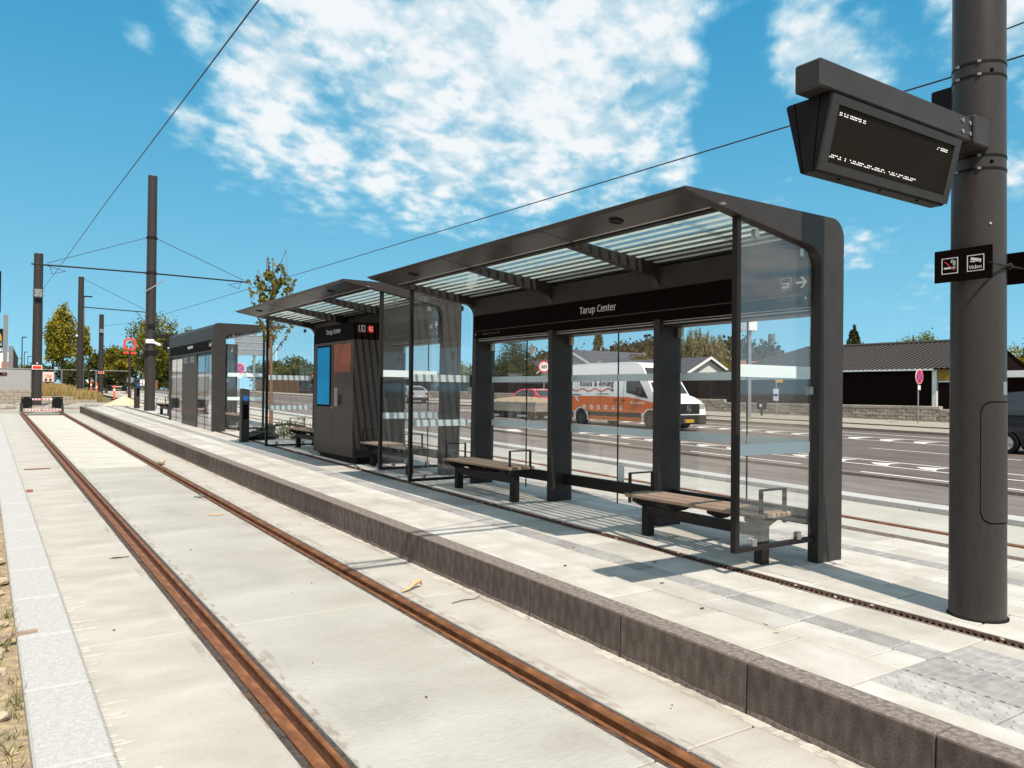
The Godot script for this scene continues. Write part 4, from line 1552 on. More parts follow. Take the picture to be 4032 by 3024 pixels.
	for r in [[6.0, 6.35, 1.82], [5.95, 6.4, 1.60]]:
		g = Geo.new()
		g.box(V(r[0], r[2], -32.80), V(r[1], r[2] + .03, -32.797))
		part("lit_line", g, M.led, d2, true)


func build_display(c: Vector3) -> void:
	var t := thing("departure_display", V(4.3, 1.40, -2.55), "black two-sided departure display with dotted white text hanging from an arm on the mast", "display")
	var g := Geo.new()
	g.cbox(V(3.558, 1.600, -2.605), V(5.115, 1.752, -2.445), .010)
	var arm := part("arm", g, M.metal, t, true)
	g = Geo.new()
	g.cbox(V(5.118, 1.585, -2.625), V(5.31, 1.772, -2.425), .010)
	part("bracket", g, M.metal, arm, true)
	for x in [5.00, 5.09]:
		for y in [1.645, 1.712]:
			g = Geo.new()
			g.cyl(V(x, y, -2.446), V(x, y, -2.437), .013, 12)
			part("bolt", g, M.steel, arm, true)
	# wedge-shaped case: wide above, narrow below
	var zc := -2.585
	var prof := [Vector2(zc + .130, 1.592), Vector2(zc + .140, 1.582), Vector2(zc + .050, 1.205), Vector2(zc + .038, 1.196), Vector2(zc - .038, 1.196), Vector2(zc - .050, 1.205), Vector2(zc - .140, 1.582), Vector2(zc - .130, 1.592)]
	g = Geo.new()
	g.prism(P2(prof), "x", 3.655, 4.965)
	var case := part("case", g, M.black, t, true)
	# the frame round the front glass, each bar a sub-part, on the tilted face
	var dirv := (V(0, 1.582, zc + .140) - V(0, 1.205, zc + .050)).normalized()
	var nrm := V(0, -dirv.z, dirv.y)
	var on := func(x: float, s: float, lift: float) -> Vector3: return V(x, 1.205, zc + .050) + dirv * s + nrm * lift
	var L := (V(0, 1.582, zc + .140) - V(0, 1.205, zc + .050)).length()
	var b := Basis(Vector3.RIGHT, dirv, nrm)
	var slab := func(x0: float, s0: float, x1: float, s1: float, l0: float, l1: float) -> Geo:
		var q := Geo.new()
		q.obox(on.call((x0 + x1) / 2, (s0 + s1) / 2, (l0 + l1) / 2), V(x1 - x0, s1 - s0, l1 - l0), b)
		return q
	for r in [[3.650, 0.0, 4.970, .045], [3.650, L - .045, 4.970, L], [3.650, .0455, 3.715, L - .0455], [4.905, .0455, 4.970, L - .0455]]:
		part("frame", slab.call(r[0], r[1], r[2], r[3], .001, .016), M.metal, case, true)
	part("led_panel", slab.call(3.7155, .0455, 4.9045, L - .0455, .001, .006), M.led_screen, case, true)
	for k in 34:
		var s := .050 + k * (L - .1) / 33.0
		part("panel_line", slab.call(3.722, s, 4.898, s + .0022, .0062, .0075), M.black, case, true)
	for x in [3.70, 3.78]:
		g = Geo.new()
		g.prism(P2([Vector2(zc + .146, 1.588), Vector2(zc + .144, 1.592), Vector2(zc - .144, 1.592), Vector2(zc - .053, 1.202), Vector2(zc + .053, 1.202)]), "x", x - .06, x - .056)
	for zz in [zc + .07, zc - .09]:
		g = Geo.new()
		g.prism(P2([Vector2(zz, 1.594), Vector2(zz + .005, 1.594), Vector2(zz * 1.0 + .005 - (zz - zc) * .62, 1.196), Vector2(zz - (zz - zc) * .62, 1.196)]), "x", 3.6535, 3.6552)
		part("seam", g, M.seam, case, true)
	for x in [3.9, 4.3, 4.7]:
		g = Geo.new()
		g.cyl(V(x, 1.197, zc + .02), V(x, 1.192, zc + .02), .010, 8)
		part("drain_hole", g, M.seam, case, true)
	# dotted white text, only partly lit: upper left, upper right and the long lower line
	var dots := func(called: String, x0: float, s0: float, pat: String, pitch: float) -> void:
		var q := Geo.new()
		for i in pat.length():
			var ch := pat[i]
			if ch == " ": continue
			for k in 2:
				if ch == "." and k == 1: continue
				if ch == "'" and k == 0: continue
				q.obox(on.call(x0 + i * pitch, s0 + k * .0105, .008), V(pitch * .5, .0052, .002), b)
		tag(part(called, q, M.led, case, true), "", "", "", "stuff")
	dots.call("lit_text", 3.748, .296, ":: :.: :::::':: ::", .0135)
	dots.call("lit_text", 4.735, .294, ".' ::::::", .0135)
	dots.call("lit_text", 3.735, .078, ".::''.:  :  '.::.:::'..::'..:::.:'.  '.::.'.:''.:::.::''", .0135 * 1.13)


func notice_marks(pl: Node3D) -> void:
	var x := 5.2065
	var put := func(called: String, pts: Array, m: Material) -> void:
		var g := Geo.new()
		var o := []
		for q in pts: o.append(Vector2(q[0], q[1]))
		g.prism(P2(o), "x", x, x + .002)
		part(called, g, m, pl, true)
	for c in [-2.622, -2.462]:
		var w := .052
		for r in [[-w, -w, w, -w + .005], [-w, w - .005, w, w], [-w, -w + .005, -w + .005, w - .005], [w - .005, -w + .005, w, w - .005]]:
			put.call("symbol_frame", [[c + r[0], .852 + r[1]], [c + r[2], .852 + r[1]], [c + r[2], .852 + r[3]], [c + r[0], .852 + r[3]]], M.letter)
	var c := -2.622
	put.call("cigarette", [[c - .038, .832], [c + .018, .832], [c + .018, .844], [c - .038, .844]], M.letter)
	for q in [.022, .030]:
		put.call("cigarette", [[c + q, .832], [c + q + .004, .832], [c + q + .004, .844], [c + q, .844]], M.letter)
	put.call("smoke", [[c + .022, .852], [c + .026, .852], [c + .026, .874], [c + .012, .874], [c + .012, .890], [c + .008, .890], [c + .008, .870], [c + .022, .870]], M.letter)
	put.call("smoke", [[c + .031, .852], [c + .035, .852], [c + .035, .883], [c + .022, .883], [c + .022, .890], [c + .018, .890], [c + .018, .879], [c + .031, .879]], M.letter)
	x = 5.2055
	put.call("red_bar", [[c - .030, .884], [c - .034, .880], [c + .026, .820], [c + .030, .824]], M.red_sign)
	c = -2.462
	put.call("camera", [[c - .026, .890], [c - .032, .874], [c + .014, .858], [c + .022, .878]], M.letter)
	put.call("camera_lens", [[c + .018, .856], [c + .030, .852], [c + .036, .872], [c + .024, .878]], M.letter)
	put.call("camera_stand", [[c - .034, .862], [c - .004, .855], [c - .002, .861], [c - .032, .868]], M.letter)
	words("Video", .022, .002, M.letter, pl, V(5.2055, .815, c) - base_of(pl), FACE)


func build_buffer(at: Vector3, label: String, k: float) -> void:
	var t := thing("buffer_stop", at, label, "buffer stop", "buffer stops at the ends of the tracks")
	for s in [-1, 1]:
		var g := Geo.new()
		g.cbox(V(s * .55 - .19, .17, -.30), V(s * .55 + .19, .66, .0), .01)
		part("cheek_block", g, M.black, t)
		g = Geo.new()
		g.prism(P2([Vector2(.05, -.02), Vector2(.35, -.02), Vector2(.30, .08), Vector2(.0, .40), Vector2(-.9, .40), Vector2(-1.2, -.02)]), "x", s * .72 - .04, s * .72 + .04)
		part("rail_clamp", g, M.metal_dark, t)
		g = Geo.new()
		for yy in [.22, .60]:
			for xx in [-.13, .13]: g.cyl(V(s * .55 + xx, yy, .0), V(s * .55 + xx, yy, .012), .022, 8)
		part("bolts", g, M.steel, t)
	var g := Geo.new()
	g.cbox(V(-.36, .515, -.14), V(.36, .585, -.02), .006)
	var b1 := part("upper_bar", g, M.white, t)
	g = Geo.new()
	g.cbox(V(-.70, .075, .06), V(.70, .145, .14), .006)
	var b2 := part("lower_bar", g, M.white, t)
	for bar in [[b1, -.34, .34, .518, .582, -.019], [b2, -.68, .68, .078, .142, .141]]:
		var x: float = bar[1]
		while x < bar[2] - .05:
			var s := 1.0 if x < 0 else -1.0
			g = Geo.new()
			g.prism(P2([Vector2(x, bar[3]), Vector2(x + .055, bar[3]), Vector2(x + .055 + s * .05, bar[4]), Vector2(x + s * .05, bar[4])]), "z", bar[5] - .004, bar[5] + .002)
			part("red_stripe", g, M.red, bar[0])
			x += .115
	g = Geo.new()
	g.cbox(V(-.7, .16, -.02), V(.7, .18, .12), .004)
	part("cover_plate", g, M.alu, t)


# ---------------------------------------------------------------- masts, wires
func wire(pts: Array, r: float, label: String, group := "") -> void:
	var g := Geo.new()
	g.tube(pts, [r], 6)
	single("overhead_wire", g, M.rope, label, "wire", group, "", pts[0])


func build_poles() -> void:
	var t := mast(V(5.36, ga(-33.0) + HP, -33.0), 9.1, .195, .168, "tallest dark mast, standing far down the platform with arms to both sides")
	var o := V(5.36, 0, -33.0)
	for s in [-1, 1]:
		var g := Geo.new()
		g.cyl(o + V(s * .16, 4.497, 0), o + V(s * (3.98 if s < 0 else 3.62), 4.47, 0), .030, 10)
		part("cantilever_tube", g, M.metal_dark, t, true)
		g = Geo.new()
		g.cyl(o + V(s * .16, 5.87, 0), o + V(s * 3.5, 4.54, 0), .012, 6)
		part("stay_rope", g, M.rope, t, true)
		g = Geo.new()
		g.cyl(o + V(s * .13, 5.87, 0), o + V(s * .21, 5.87, 0), .03, 8)
		g.cyl(o + V(s * .13, 4.497, 0), o + V(s * .24, 4.497, 0), .04, 8)
		part("insulator", g, M.rust_dark, t, true)
		g = Geo.new()
		g.cyl(o + V(s * 3.4, 4.45, 0), o + V(s * 3.34, 4.18, 0), .010, 6)
		g.cyl(o + V(s * 3.5, 4.45, 0), o + V(s * 2.9, 4.30, 0), .010, 6)
		g.cyl(o + V(s * 2.9, 4.30, 0), o + V(s * 3.34, 4.16, 0), .010, 6)
		part("steady_arm", g, M.rope, t, true)
	var g := Geo.new()
	g.obox(o + V(.08, 3.98, .16), V(.80, .05, .06), Basis(Vector3.BACK, .62))
	part("luminaire_tube", g, M.galv, t, true)
	for b in [[1.28, 1.5, -.24, .24, M.black], [2.30, 2.53, -.13, .13, M.black]]:
		g = Geo.new()
		g.cbox(o + V(b[2], b[0], -.05), o + V(b[3], b[1], .19), .02)
		part("equipment_box", g, b[4], t, true)
	g = Geo.new()
	g.cbox(o + V(-.20, 1.76, .14), o + V(.10, 1.92, .24), .02)
	g.cyl(o + V(.10, 1.80, .22), o + V(.30, 1.70, .34), .05, 10)
	part("white_camera", g, M.white, t, true)
	for y in [5.87, 4.50]: part("strap", ring(y - (ga(-33.0) + HP), .180, .05, .012), M.metal_dark, t)
	# mast behind the buffer stop, with a tensioning device
	t = mast(V(2.17, ga(-44.6), -44.6), 7.43, .222, .200, "dark mast behind the near buffer stop, with a red plate")
	o = V(2.17, 0, -44.6)
	g = Geo.new()
	g.cbox(o + V(-.22, 1.11 - .21, .21), o + V(.21, 1.11, .24), .004)
	var rp := part("plate_border", g, M.white, t, true)
	g = Geo.new()
	g.box(o + V(-.19, .93, .238), o + V(.18, 1.08, .244))
	part("red_plate", g, M.red, rp, true)
	g = Geo.new()
	g.cbox(o + V(-.16, 4.42, .15), o + V(.16, 4.80, .34), .01)
	var td := part("tension_device", g, M.galv, t, true)
	g = Geo.new()
	for y in [4.50, 4.76]: g.cbox(o + V(-.26, y - .035, .16), o + V(.26, y + .035, .24), .008)
	part("clamp_bar", g, M.steel, td, true)
	g = Geo.new()
	g.cyl(o + V(-.12, 4.34, .24), o + V(.12, 4.34, .24), .1, 14)
	part("spring_drum", g, M.black, td, true)
	g = Geo.new()
	g.cbox(o + V(-.03, 1.17, .20), o + V(.03, 1.24, .225), .003)
	part("number_tag", g, M.white, t, true)
	# far masts
	t = mast(V(6.30, ga(-70.0), -70.0), 9.15, .23, .20, "far dark mast in front of the left tree with a long arm to the right")
	o = V(6.30, 0, -70.0)
	g = Geo.new()
	g.cyl(o + V(.2, 6.42, 0), o + V(5.5, 6.29, 0), .04, 8)
	part("cantilever_tube", g, M.metal_dark, t, true)
	g = Geo.new()
	g.cyl(o + V(.2, 8.63, 0), o + V(4.6, 6.53, 0), .016, 6)
	part("stay_rope", g, M.rope, t, true)
	g = Geo.new()
	g.cyl(o + V(3.9, 6.35, 0), o + V(4.6, 5.6, 0), .02, 6)
	part("steady_arm", g, M.rope, t, true)
	g = Geo.new()
	g.cbox(o + V(-.36, 4.05, .1), o + V(-.2, 4.2, .3), .02)
	part("white_box", g, M.white, t, true)
	t = mast(V(7.63, ga(-68.8), -68.8), 6.2, .185, .165, "shortest far dark mast left of the ring symbol with a small red plate")
	o = V(7.63, 0, -68.8)
	g = Geo.new()
	g.cbox(o + V(-.19, 1.17, .18), o + V(.19, 1.34, .20), .004)
	var rp2 := part("plate_border", g, M.white, t, true)
	g = Geo.new()
	g.box(o + V(-.165, 1.19, .198), o + V(.165, 1.32, .204))
	part("red_plate", g, M.red, rp2, true)
	g = Geo.new()
	g.cbox(o + V(-.15, 4.35, .15), o + V(.15, 4.65, .3), .02)
	part("tension_device", g, M.galv, t, true)
	# contact wires
	var a := []
	for k in 25:
		var z := lerpf(4.0, -44.4, k / 24.0)
		a.append(V(2.06 + (.12 if k == 24 else 0.0), ga(z) + 5.245 + .05 * pow(absf(fmod(z + 17.8, 30.4)) / 15.2 - 1.0, 2) - .03, z))
	wire(a, .0085, "taut contact wire above the near track, running to the mast behind the buffer stop", "contact wires")
	a = []
	for k in 41:
		var z := lerpf(6.0, -68.5, k / 40.0)
		a.append(V(9.0 - (1.3 * smoothstep(-60.0, -68.5, z)), ga(z) + 5.275, z))
	wire(a, .010, "taut contact wire above the far track, crossing behind the mast with the display", "contact wires")
	wire([V(9.0, 4.02, 4.0), V(9.0, 4.0, -2.2), V(8.95, 3.89, -4.4)], .008, "short upper wire at the right edge behind the foreground mast")
	# street lamps
	for l in [[3.81, -110.0, 6.05, .33, "tallest of the four thin street lamps left of the near mast"], [5.53, -150.0, 5.85, .38, "thin street lamp right of the tallest of the left street lamps"], [6.16, -200.0, 6.33, .55, "shortest, farthest street lamp on the left"], [6.4, -160.0, 5.5, .8, "thin street lamp nearest to the mast behind the buffer stop"], [7.93, -85.0, 8.83, .5, "street lamp with a flat head beside the far mast and the left tree"], [15.4, -150.0, 3.6, .5, "faint street lamp beside the shortest far mast"]]:
		var s := thing("street_lamp", V(l[0], ga(l[1]), l[1]), l[4], "street lamp", "street lamps along the road")
		g = Geo.new()
		g.tube([V(0, 0, 0), V(0, l[2] - ga(l[1]), 0)], [.085, .05], 8)
		part("post", g, M.galv if l[1] > -100 else M.metal, s)
		g = Geo.new()
		g.cbox(V(-.06, l[2] - ga(l[1]) - .05, -.12), V(l[3] * 1.4, l[2] - ga(l[1]) + .06, .12), .03)
		part("lamp_head", g, M.metal_dark, s)


# ---------------------------------------------------------------- beyond the road
func gable_house(called: String, at: Vector3, size: Vector3, eave: float, ridge: float, along_x: bool, wall: Material, roof: Material, label: String, over := .4) -> Node3D:
	# at: middle of the ground plan; size: x, -, z; eave and ridge are heights above the ground there
	var t := thing(called, at, label, "house", "houses beyond the road")
	var h := size / 2
	var g := Geo.new()
	g.box(V(-h.x, -1, -h.z), V(h.x, eave, h.z))
	var sp := h.z if along_x else h.x
	var ln := h.x if along_x else h.z
	g.prism(P2([Vector2(-sp, eave - .01), Vector2(sp, eave - .01), Vector2(0, ridge - .12)]), "x" if along_x else "z", -ln + .002, ln - .002)
	part("wall", g, wall, t)
	for s in [-1, 1]:
		g = Geo.new()
		var k := (ridge - eave) / sp
		var lo := eave - k * over
		var rows := 9
		for r in rows:       # courses of sheet or slate, each lapping over the one below
			var f0 := float(r) / rows
			var f1 := float(r + 1) / rows
			var a := Vector2(s * (sp + over) * (1 - f0), lerpf(lo, ridge, f0) + .03)
			var b := Vector2(s * (sp + over) * (1 - f1), lerpf(lo, ridge, f1))
			var pl := [a, b, b + Vector2(0, .10), a + Vector2(0, .10)]
			g.prism(P2(pl), "x" if along_x else "z", -ln - .3, ln + .3)
		part("roof", g, roof, t)
		for e in [-1, 1]:
			g = Geo.new()
			var pl := [Vector2(s * (sp + over), lo - .08), Vector2(0, ridge - .08), Vector2(0, ridge + .13), Vector2(s * (sp + over), lo + .13)]
			var q: float = e * (ln + .3)
			g.prism(P2(pl), "x" if along_x else "z", minf(q, q + e * .06), maxf(q, q + e * .06))
			part("barge_board", g, M.white, t)
	return t


func build_far_side() -> void:
	# block wall
	var t := thing("block_wall", V(40, gy(40, -35), -35), "long low wall of rough grey-tan concrete blocks along the far pavement", "wall")
	var gs := [Geo.new(), Geo.new(), Geo.new()]
	var segs := [[-8.0, -20.6, -.63], [-20.6, -34.5, -.49], [-34.5, -44.0, -.30], [-44.0, -54.0, -.16], [-54.0, -64.0, -.04], [-64.0, -92.0, .09]]
	for s in segs:
		var row := 0
		var y: float = s[2]
		while y > gy(40, s[0]) - .1:
			var z: float = s[0] - (.2 if row % 2 else 0.0)
			while z > s[1] + .05:
				var z1 := maxf(z - .40, s[1])
				var d := rng.randf() * .03
				var g: Geo = gs[rng.randi() % 3]
				g.cbox(V(40.0 - d, y - .182, z1 + .006), V(40.3, y - .004, z - .006), .022)
				z -= .40
			y -= .186
			row += 1
	for k in 3: tag(part("blocks", gs[k], M.block[k], t, true), "", "", "", "stuff")
	var core := Geo.new()
	for s in segs: core.box(V(40.045, -2.2, s[1]), V(40.28, s[2] - .02, s[0]))
	part("mortar", core, M.concrete_edge, t, true)
	# board fence behind it
	var fz0 := -29.5
	var fz1 := -90.0
	t = thing("board_fence", V(41.5, gy(41, -50), -50), "long dark fence of horizontal boards above the block wall", "fence")
	var ft := func(z: float) -> float: return 1.08 + .0195 * (-z - 32.7)
	for k in 15:
		var g := Geo.new()
		var o := k * .125
		for i in 6:
			var a: float = lerpf(fz0, fz1, i / 6.0)
			var b := lerpf(fz0, fz1, (i + 1) / 6.0)
			g.hexa([V(41.5, ft.call(a) - o - .122, a), V(41.53, ft.call(a) - o - .122, a), V(41.53, ft.call(b) - o - .122, b), V(41.5, ft.call(b) - o - .122, b),
				V(41.5, ft.call(a) - o, a), V(41.53, ft.call(a) - o, a), V(41.53, ft.call(b) - o, b), V(41.5, ft.call(b) - o, b)])
		part("board", g, M.dark_fence, t, true)
	var bk := Geo.new()
	bk.hexa([V(41.535, -1.8, fz0), V(41.56, -1.8, fz0), V(41.56, -1.8, fz1), V(41.535, -1.8, fz1), V(41.535, ft.call(fz0) - .01, fz0), V(41.56, ft.call(fz0) - .01, fz0), V(41.56, ft.call(fz1) - .01, fz1), V(41.535, ft.call(fz1) - .01, fz1)])
	part("backing", bk, M.dark_fence, t, true)
	for k in 30:
		var z := fz0 - k * 2.0
		var g := Geo.new()
		g.box(V(41.53, -1.6, z - .05), V(41.62, ft.call(z) + .02, z + .05))
		part("post", g, M.dark_fence, t, true)
	build_black_house()
	var w := mat(.62, .62, .60, .8)
	gable_house("white_gable_house", V(50.0, -1.1, -51.5), V(4.8, 0, 13.4), 2.95, 4.12, false, w, M.roof_grey, "small white house with a low grey gable roof right of the van")
	var hh := Geo.new()
	hh.box(V(49.3, -1, -44.6), V(49.8, 1.35, -44.2))
	gable_house("grey_gable_house", V(55.2, -1.0, -63.6), V(10.0, 0, 10.0), 3.25, 5.4, true, w, M.roof_grey, "house with white barge boards and a long grey roof behind the van")
	gable_house("long_low_house", V(57.0, -.9, -76.5), V(9.0, 0, 15.0), 3.9, 4.75, false, mat(.5, .5, .48, .8), M.roof_grey, "long low house with a pale wall behind the speed limit sign")
	gable_house("red_roof_house", V(66.0, -1.2, -50.5), V(9.0, 0, 8.0), 2.6, 4.6, false, mat(.35, .2, .15, .8), M.roof_red, "house with a red roof, only its ridge showing left of the black house")
	gable_house("distant_house", V(62.0, -.4, -180.0), V(9.0, 0, 22.0), 3.6, 5.1, false, mat(.3, .13, .1, .8), M.roof_grey, "far house with a dark grey roof beyond the brown plank fence")
	# flat-roofed garage at the far right
	t = thing("garage", V(45.5, -1.45, -16.0), "dark garage with a flat white-edged roof right of the foreground mast", "garage")
	var g := Geo.new()
	g.box(V(43.6, -2, -20.2), V(48, 1.02, -10.0))
	part("wall", g, M.black_wood, t, true)
	for k in 12:
		g = Geo.new()
		g.box(V(43.57, -1.3 + k * .19, -20.18), V(43.598, -1.3 + k * .19 + .165, -10.02))
		part("board", g, M.black_wood, t, true)
	g = Geo.new()
	g.box(V(43.2, 1.02, -20.6), V(48.4, 1.36, -9.6))
	part("roof_edge", g, M.white, t, true)
	# tall chimney on the skyline
	t = thing("chimney", V(300, 0, -231), "tall grey factory chimney with a dark top on the skyline", "chimney")
	g = Geo.new()
	g.lathe([Vector2(2.0, -5), Vector2(1.55, 22.4)], Vector3.ZERO, 20)
	part("shaft", g, M.chimney, t)
	g = Geo.new()
	g.lathe([Vector2(1.6, 22.4), Vector2(1.5, 28.0), Vector2(1.2, 28.0), Vector2(1.2, 26.5)], Vector3.ZERO, 20)
	part("dark_top", g, mat(.11, .12, .15, .8), t)
	# brown plank fence far left of the middle
	t = thing("plank_fence", V(34, -.3, -109), "brown upright plank fence beyond the road, seen through the shelters", "fence")
	for k in 42:
		var z := -99.8 - k * .46
		g = Geo.new()
		g.box(V(34.0 - rng.randf() * .03, -.9, z - .44), V(34.06, 1.40 + .006 * k + rng.randf() * .04, z))
		part("plank", g, M.brown_wood, t, true)
	t = thing("dark_slat_fence", V(34, -.3, -97), "short dark horizontal-slat fence right of the brown plank fence", "fence")
	for k in 9:
		g = Geo.new()
		g.box(V(34.0, -.35 + k * .19, -99.7), V(34.05, -.35 + k * .19 + .165, -93.0))
		part("board", g, M.dark_fence, t, true)
	# signs and posts across the road
	no_stopping(V(37.4, gy(37.4, -20.2) + .04, -20.3), .36, 2.32, "round no-stopping sign on a post in front of the black house", .04)
	no_stopping(V(13.66, ga(-51.6), -51.6), .36, 2.14, "round no-stopping sign seen through the farthest shelter's end", .12)
	t = thing("speed_limit_sign", V(32.0, gy(32, -43.4), -43.4), "round white 60 speed limit sign with a red ring beside the van", "road sign")
	g = Geo.new()
	g.cyl(V(0, -.2, 0), V(0, 3.2, 0), .04, 10)
	part("post", g, M.galv, t)
	var b := Basis(Vector3.UP, -.62)
	g = Geo.new()
	disc(g, V(0, 2.92, 0) + b * V(0, 0, .06), .40, .03, b)
	var dsc := part("red_ring", g, M.red_sign, t)
	g = Geo.new()
	disc(g, V(0, 2.92, 0) + b * V(0, 0, .08), .31, .012, b)
	part("white_face", g, M.white, dsc)
	words("60", .27, .006, M.black, dsc, V(0, 2.79, 0) + b * V(0, 0, .090), b, "Droid Sans", true)
	t = thing("lamp_post", V(32.0, gy(32, -26), -26.0), "thick pale steel post with a white box, seen through the nearest shelter's end glass", "post")
	g = Geo.new()
	g.tube([V(0, -.2, 0), V(0, 4.6, 0), V(0, 8.4, 0)], [.13, .12, .09], 14)
	part("post", g, M.galv, t)
	g = Geo.new()
	g.cbox(V(-.30, 4.55, -.28), V(.30, 5.35, .28), .03)
	part("white_box", g, M.white, t)
	t = thing("bus_stop_sign", V(37.2, gy(37, -28.3) + .04, -28.3), "thin bus stop post with a small yellow flag and a timetable", "sign")
	g = Geo.new()
	g.cyl(V(0, -.1, 0), V(0, 2.16, 0), .035, 8)
	part("post", g, M.galv, t)
	g = Geo.new()
	g.cbox(V(-.03, 1.98, -.05), V(.03, 2.24, .40), .005)
	part("yellow_flag", g, M.yellow, t)
	g = Geo.new()
	g.cbox(V(-.06, .95, -.17), V(-.03, 1.62, .17), .005)
	var tb := part("timetable", g, M.white, t)
	g = Geo.new()
	g.box(V(-.063, 1.20, -.165), V(-.0605, 1.34, .165))
	part("blue_field", g, M.blue_sign, tb)
	t = thing("litter_bin", V(37.2, gy(37, -29.2) + .04, -29.3), "black litter bin on a post left of the bus stop sign", "litter bin")
	g = Geo.new()
	g.cbox(V(-.16, .42, -.24), V(.16, .98, .24), .03)
	part("bin", g, M.black, t)
	g = Geo.new()
	g.cyl(V(0, -.1, 0), V(0, .45, 0), .06, 8)
	part("post", g, M.black, t)
	g = Geo.new()
	g.box(V(-.165, .56, -.02), V(-.1605, .74, .14))
	part("white_sticker", g, M.white, t)
	# direction sign seen from behind
	t = thing("direction_sign", V(15.06, ga(-53), -53.0), "large grey direction sign of three boards seen from behind", "road sign")
	for x in [15.03]:
		g = Geo.new()
		g.cyl(V(x, -.9, -53.1), V(x, 3.8, -53.1), .085, 12)
		part("post", g, M.galv, t, true)
	for k in 3:
		g = Geo.new()
		g.cbox(V(13.72, 2.30 + k * .46, -53.0), V(15.94, 2.74 + k * .46, -52.96), .01)
		var bd := part("board", g, M.galv, t, true)
		g = Geo.new()
		g.box(V(13.72, 2.70 + k * .46, -52.96), V(15.94, 2.735 + k * .46, -52.93))
		part("stiffener", g, M.alu, bd, true)
	t = thing("flagpole", V(60, 0, -193), "thin white flagpole on the skyline right of the young tree", "flagpole")
	g = Geo.new()
	g.tube([V(0, -1, 0), V(0, 10.9, 0)], [.22, .13], 8)
	part("pole", g, M.white, t)
	g = Geo.new()
	g.blob(V(0, 10.95, 0), V(.2, .2, .2), 0.0, 1, 8, 6)
	part("knob", g, M.white, t)
	# left background: stepped block wall, mesh fence, shop signs
	t = thing("stepped_wall", V(2.5, ga(-50), -50.5), "low stepped wall of pale blocks behind the near buffer stop", "wall")
	for s in [[-12.0, 2.68, 4], [2.68, 4.25, 2], [4.25, 5.46, 1]]:
		for r in s[2]:
			var x: float = s[0] if s[0] > 0 else -3.0
			x -= .2 * (r % 2)
			while x < s[1] - .05:
				g = Geo.new()
				var x1 := minf(x + .4, s[1])
				g.cbox(V(maxf(x, s[0]) + .004, ga(-50.5) - .06 + r * .185, -50.75), V(x1 - .004, ga(-50.5) - .06 + r * .185 + .18, -50.5 + rng.randf() * .02), .012)
				part("block", g, M.block[rng.randi() % 2], t, true)
				x += .4
	t = thing("mesh_fence", V(2.5, ga(-53), -53.0), "grey steel mesh fence panels standing above the stepped wall", "fence")
	for k in 3:
		var x := -5.0 + k * 2.45
		g = Geo.new()
		g.box(V(x, .0 - .15, -53.0), V(x + 2.40, 1.08, -52.985))
		part("screen_sheet", g, mat(.40, .40, .40, .7, {"alpha": .80}), t, true)
		g = Geo.new()
		for xx in [x, x + 2.4]: g.cyl(V(xx, -.7, -52.97), V(xx, 1.12, -52.97), .021, 8)
		g.cyl(V(x, 1.10, -52.97), V(x + 2.4, 1.10, -52.97), .021, 8)
		g.cyl(V(x, -.12, -52.97), V(x + 2.4, -.12, -52.97), .021, 8)
		part("frame", g, M.galv, t, true)
	t = thing("site_fence", V(7.5, ga(-74), -75.0), "open wire site fence running behind the far buffer stop", "fence")
	for k in 3:
		var x := 2.9 + k * 2.55
		g = Geo.new()
		for xx in [x, x + 2.5]: g.cyl(V(xx, -.4, -75), V(xx, 1.56, -75), .03, 8)
		g.cyl(V(x, 1.54, -75), V(x + 2.5, 1.54, -75), .026, 8)
		part("frame", g, M.galv, t, true)
		g = Geo.new()
		for j in 7: g.cyl(V(x, -.2 + j * .26, -75), V(x + 2.5, -.2 + j * .26, -75), .006, 4)
		for j in 16: g.cyl(V(x + j * .16, -.3, -75), V(x + j * .16, 1.54, -75), .004, 4)
		tag(part("wire_mesh", g, M.metal, t, true), "", "", "", "stuff")
	t = thing("small_site_sign", V(.99, .81, -52.9), "small dark sign on the grey mesh fence at the left edge", "sign")
	g = Geo.new()
	g.cbox(V(.70, .74, -52.95), V(1.13, .87, -52.92), .006)
	part("plate", g, M.fascia, t, true)
	g = Geo.new()
	g.box(V(.90, .78, -52.92), V(1.08, .81, -52.917))
	part("orange_mark", g, M.orange, t, true)
	t = thing("shop_pylon", V(1.05, ga(-70), -70.0), "grey pylon with black sign boards carrying a yellow arch at the left edge", "sign")
	g = Geo.new()
	g.cbox(V(1.22, -.6, -70.1), V(1.50, 5.5, -69.9), .02)
	part("post", g, M.galv, t, true)
	g = Geo.new()
	g.cbox(V(-1.6, 3.42, -70.05), V(1.20, 4.42, -69.95), .02)
	var b1 := part("black_board", g, M.black, t, true)
	g = Geo.new()
	var ar := arc(.86, 3.55, .26, 0, 180, 10)
	for i in ar.size(): ar[i] = Vector2(ar[i].x, 3.5 + (ar[i].y - 3.55) * 2.7)
	var inn := arc(.86, 3.55, .18, 180, 0, 10)
	for i in inn.size(): inn[i] = Vector2(inn[i].x, 3.5 + (inn[i].y - 3.55) * 3.2)
	g.prism(P2(ar + inn), "z", -69.95, -69.93)
	part("yellow_arch", g, M.yellow, b1, true)
	g = Geo.new()
	g.cbox(V(-1.6, 3.02, -70.05), V(1.20, 3.40, -69.95), .02)
	var b2 := part("black_board", g, M.fascia, t, true)
	words("fé", .22, .01, M.white, b2, V(1.0, 3.13, -69.945) - base_of(b2), Basis.IDENTITY, "Droid Serif")
	g = Geo.new()
	g.cbox(V(-1.6, 2.62, -70.05), V(1.20, 3.0, -69.95), .02)
	var b3 := part("black_board", g, M.fascia, t, true)
	words("UR", .24, .01, M.white, b3, V(.98, 2.70, -69.945) - base_of(b3), Basis.IDENTITY, "Droid Sans", true)
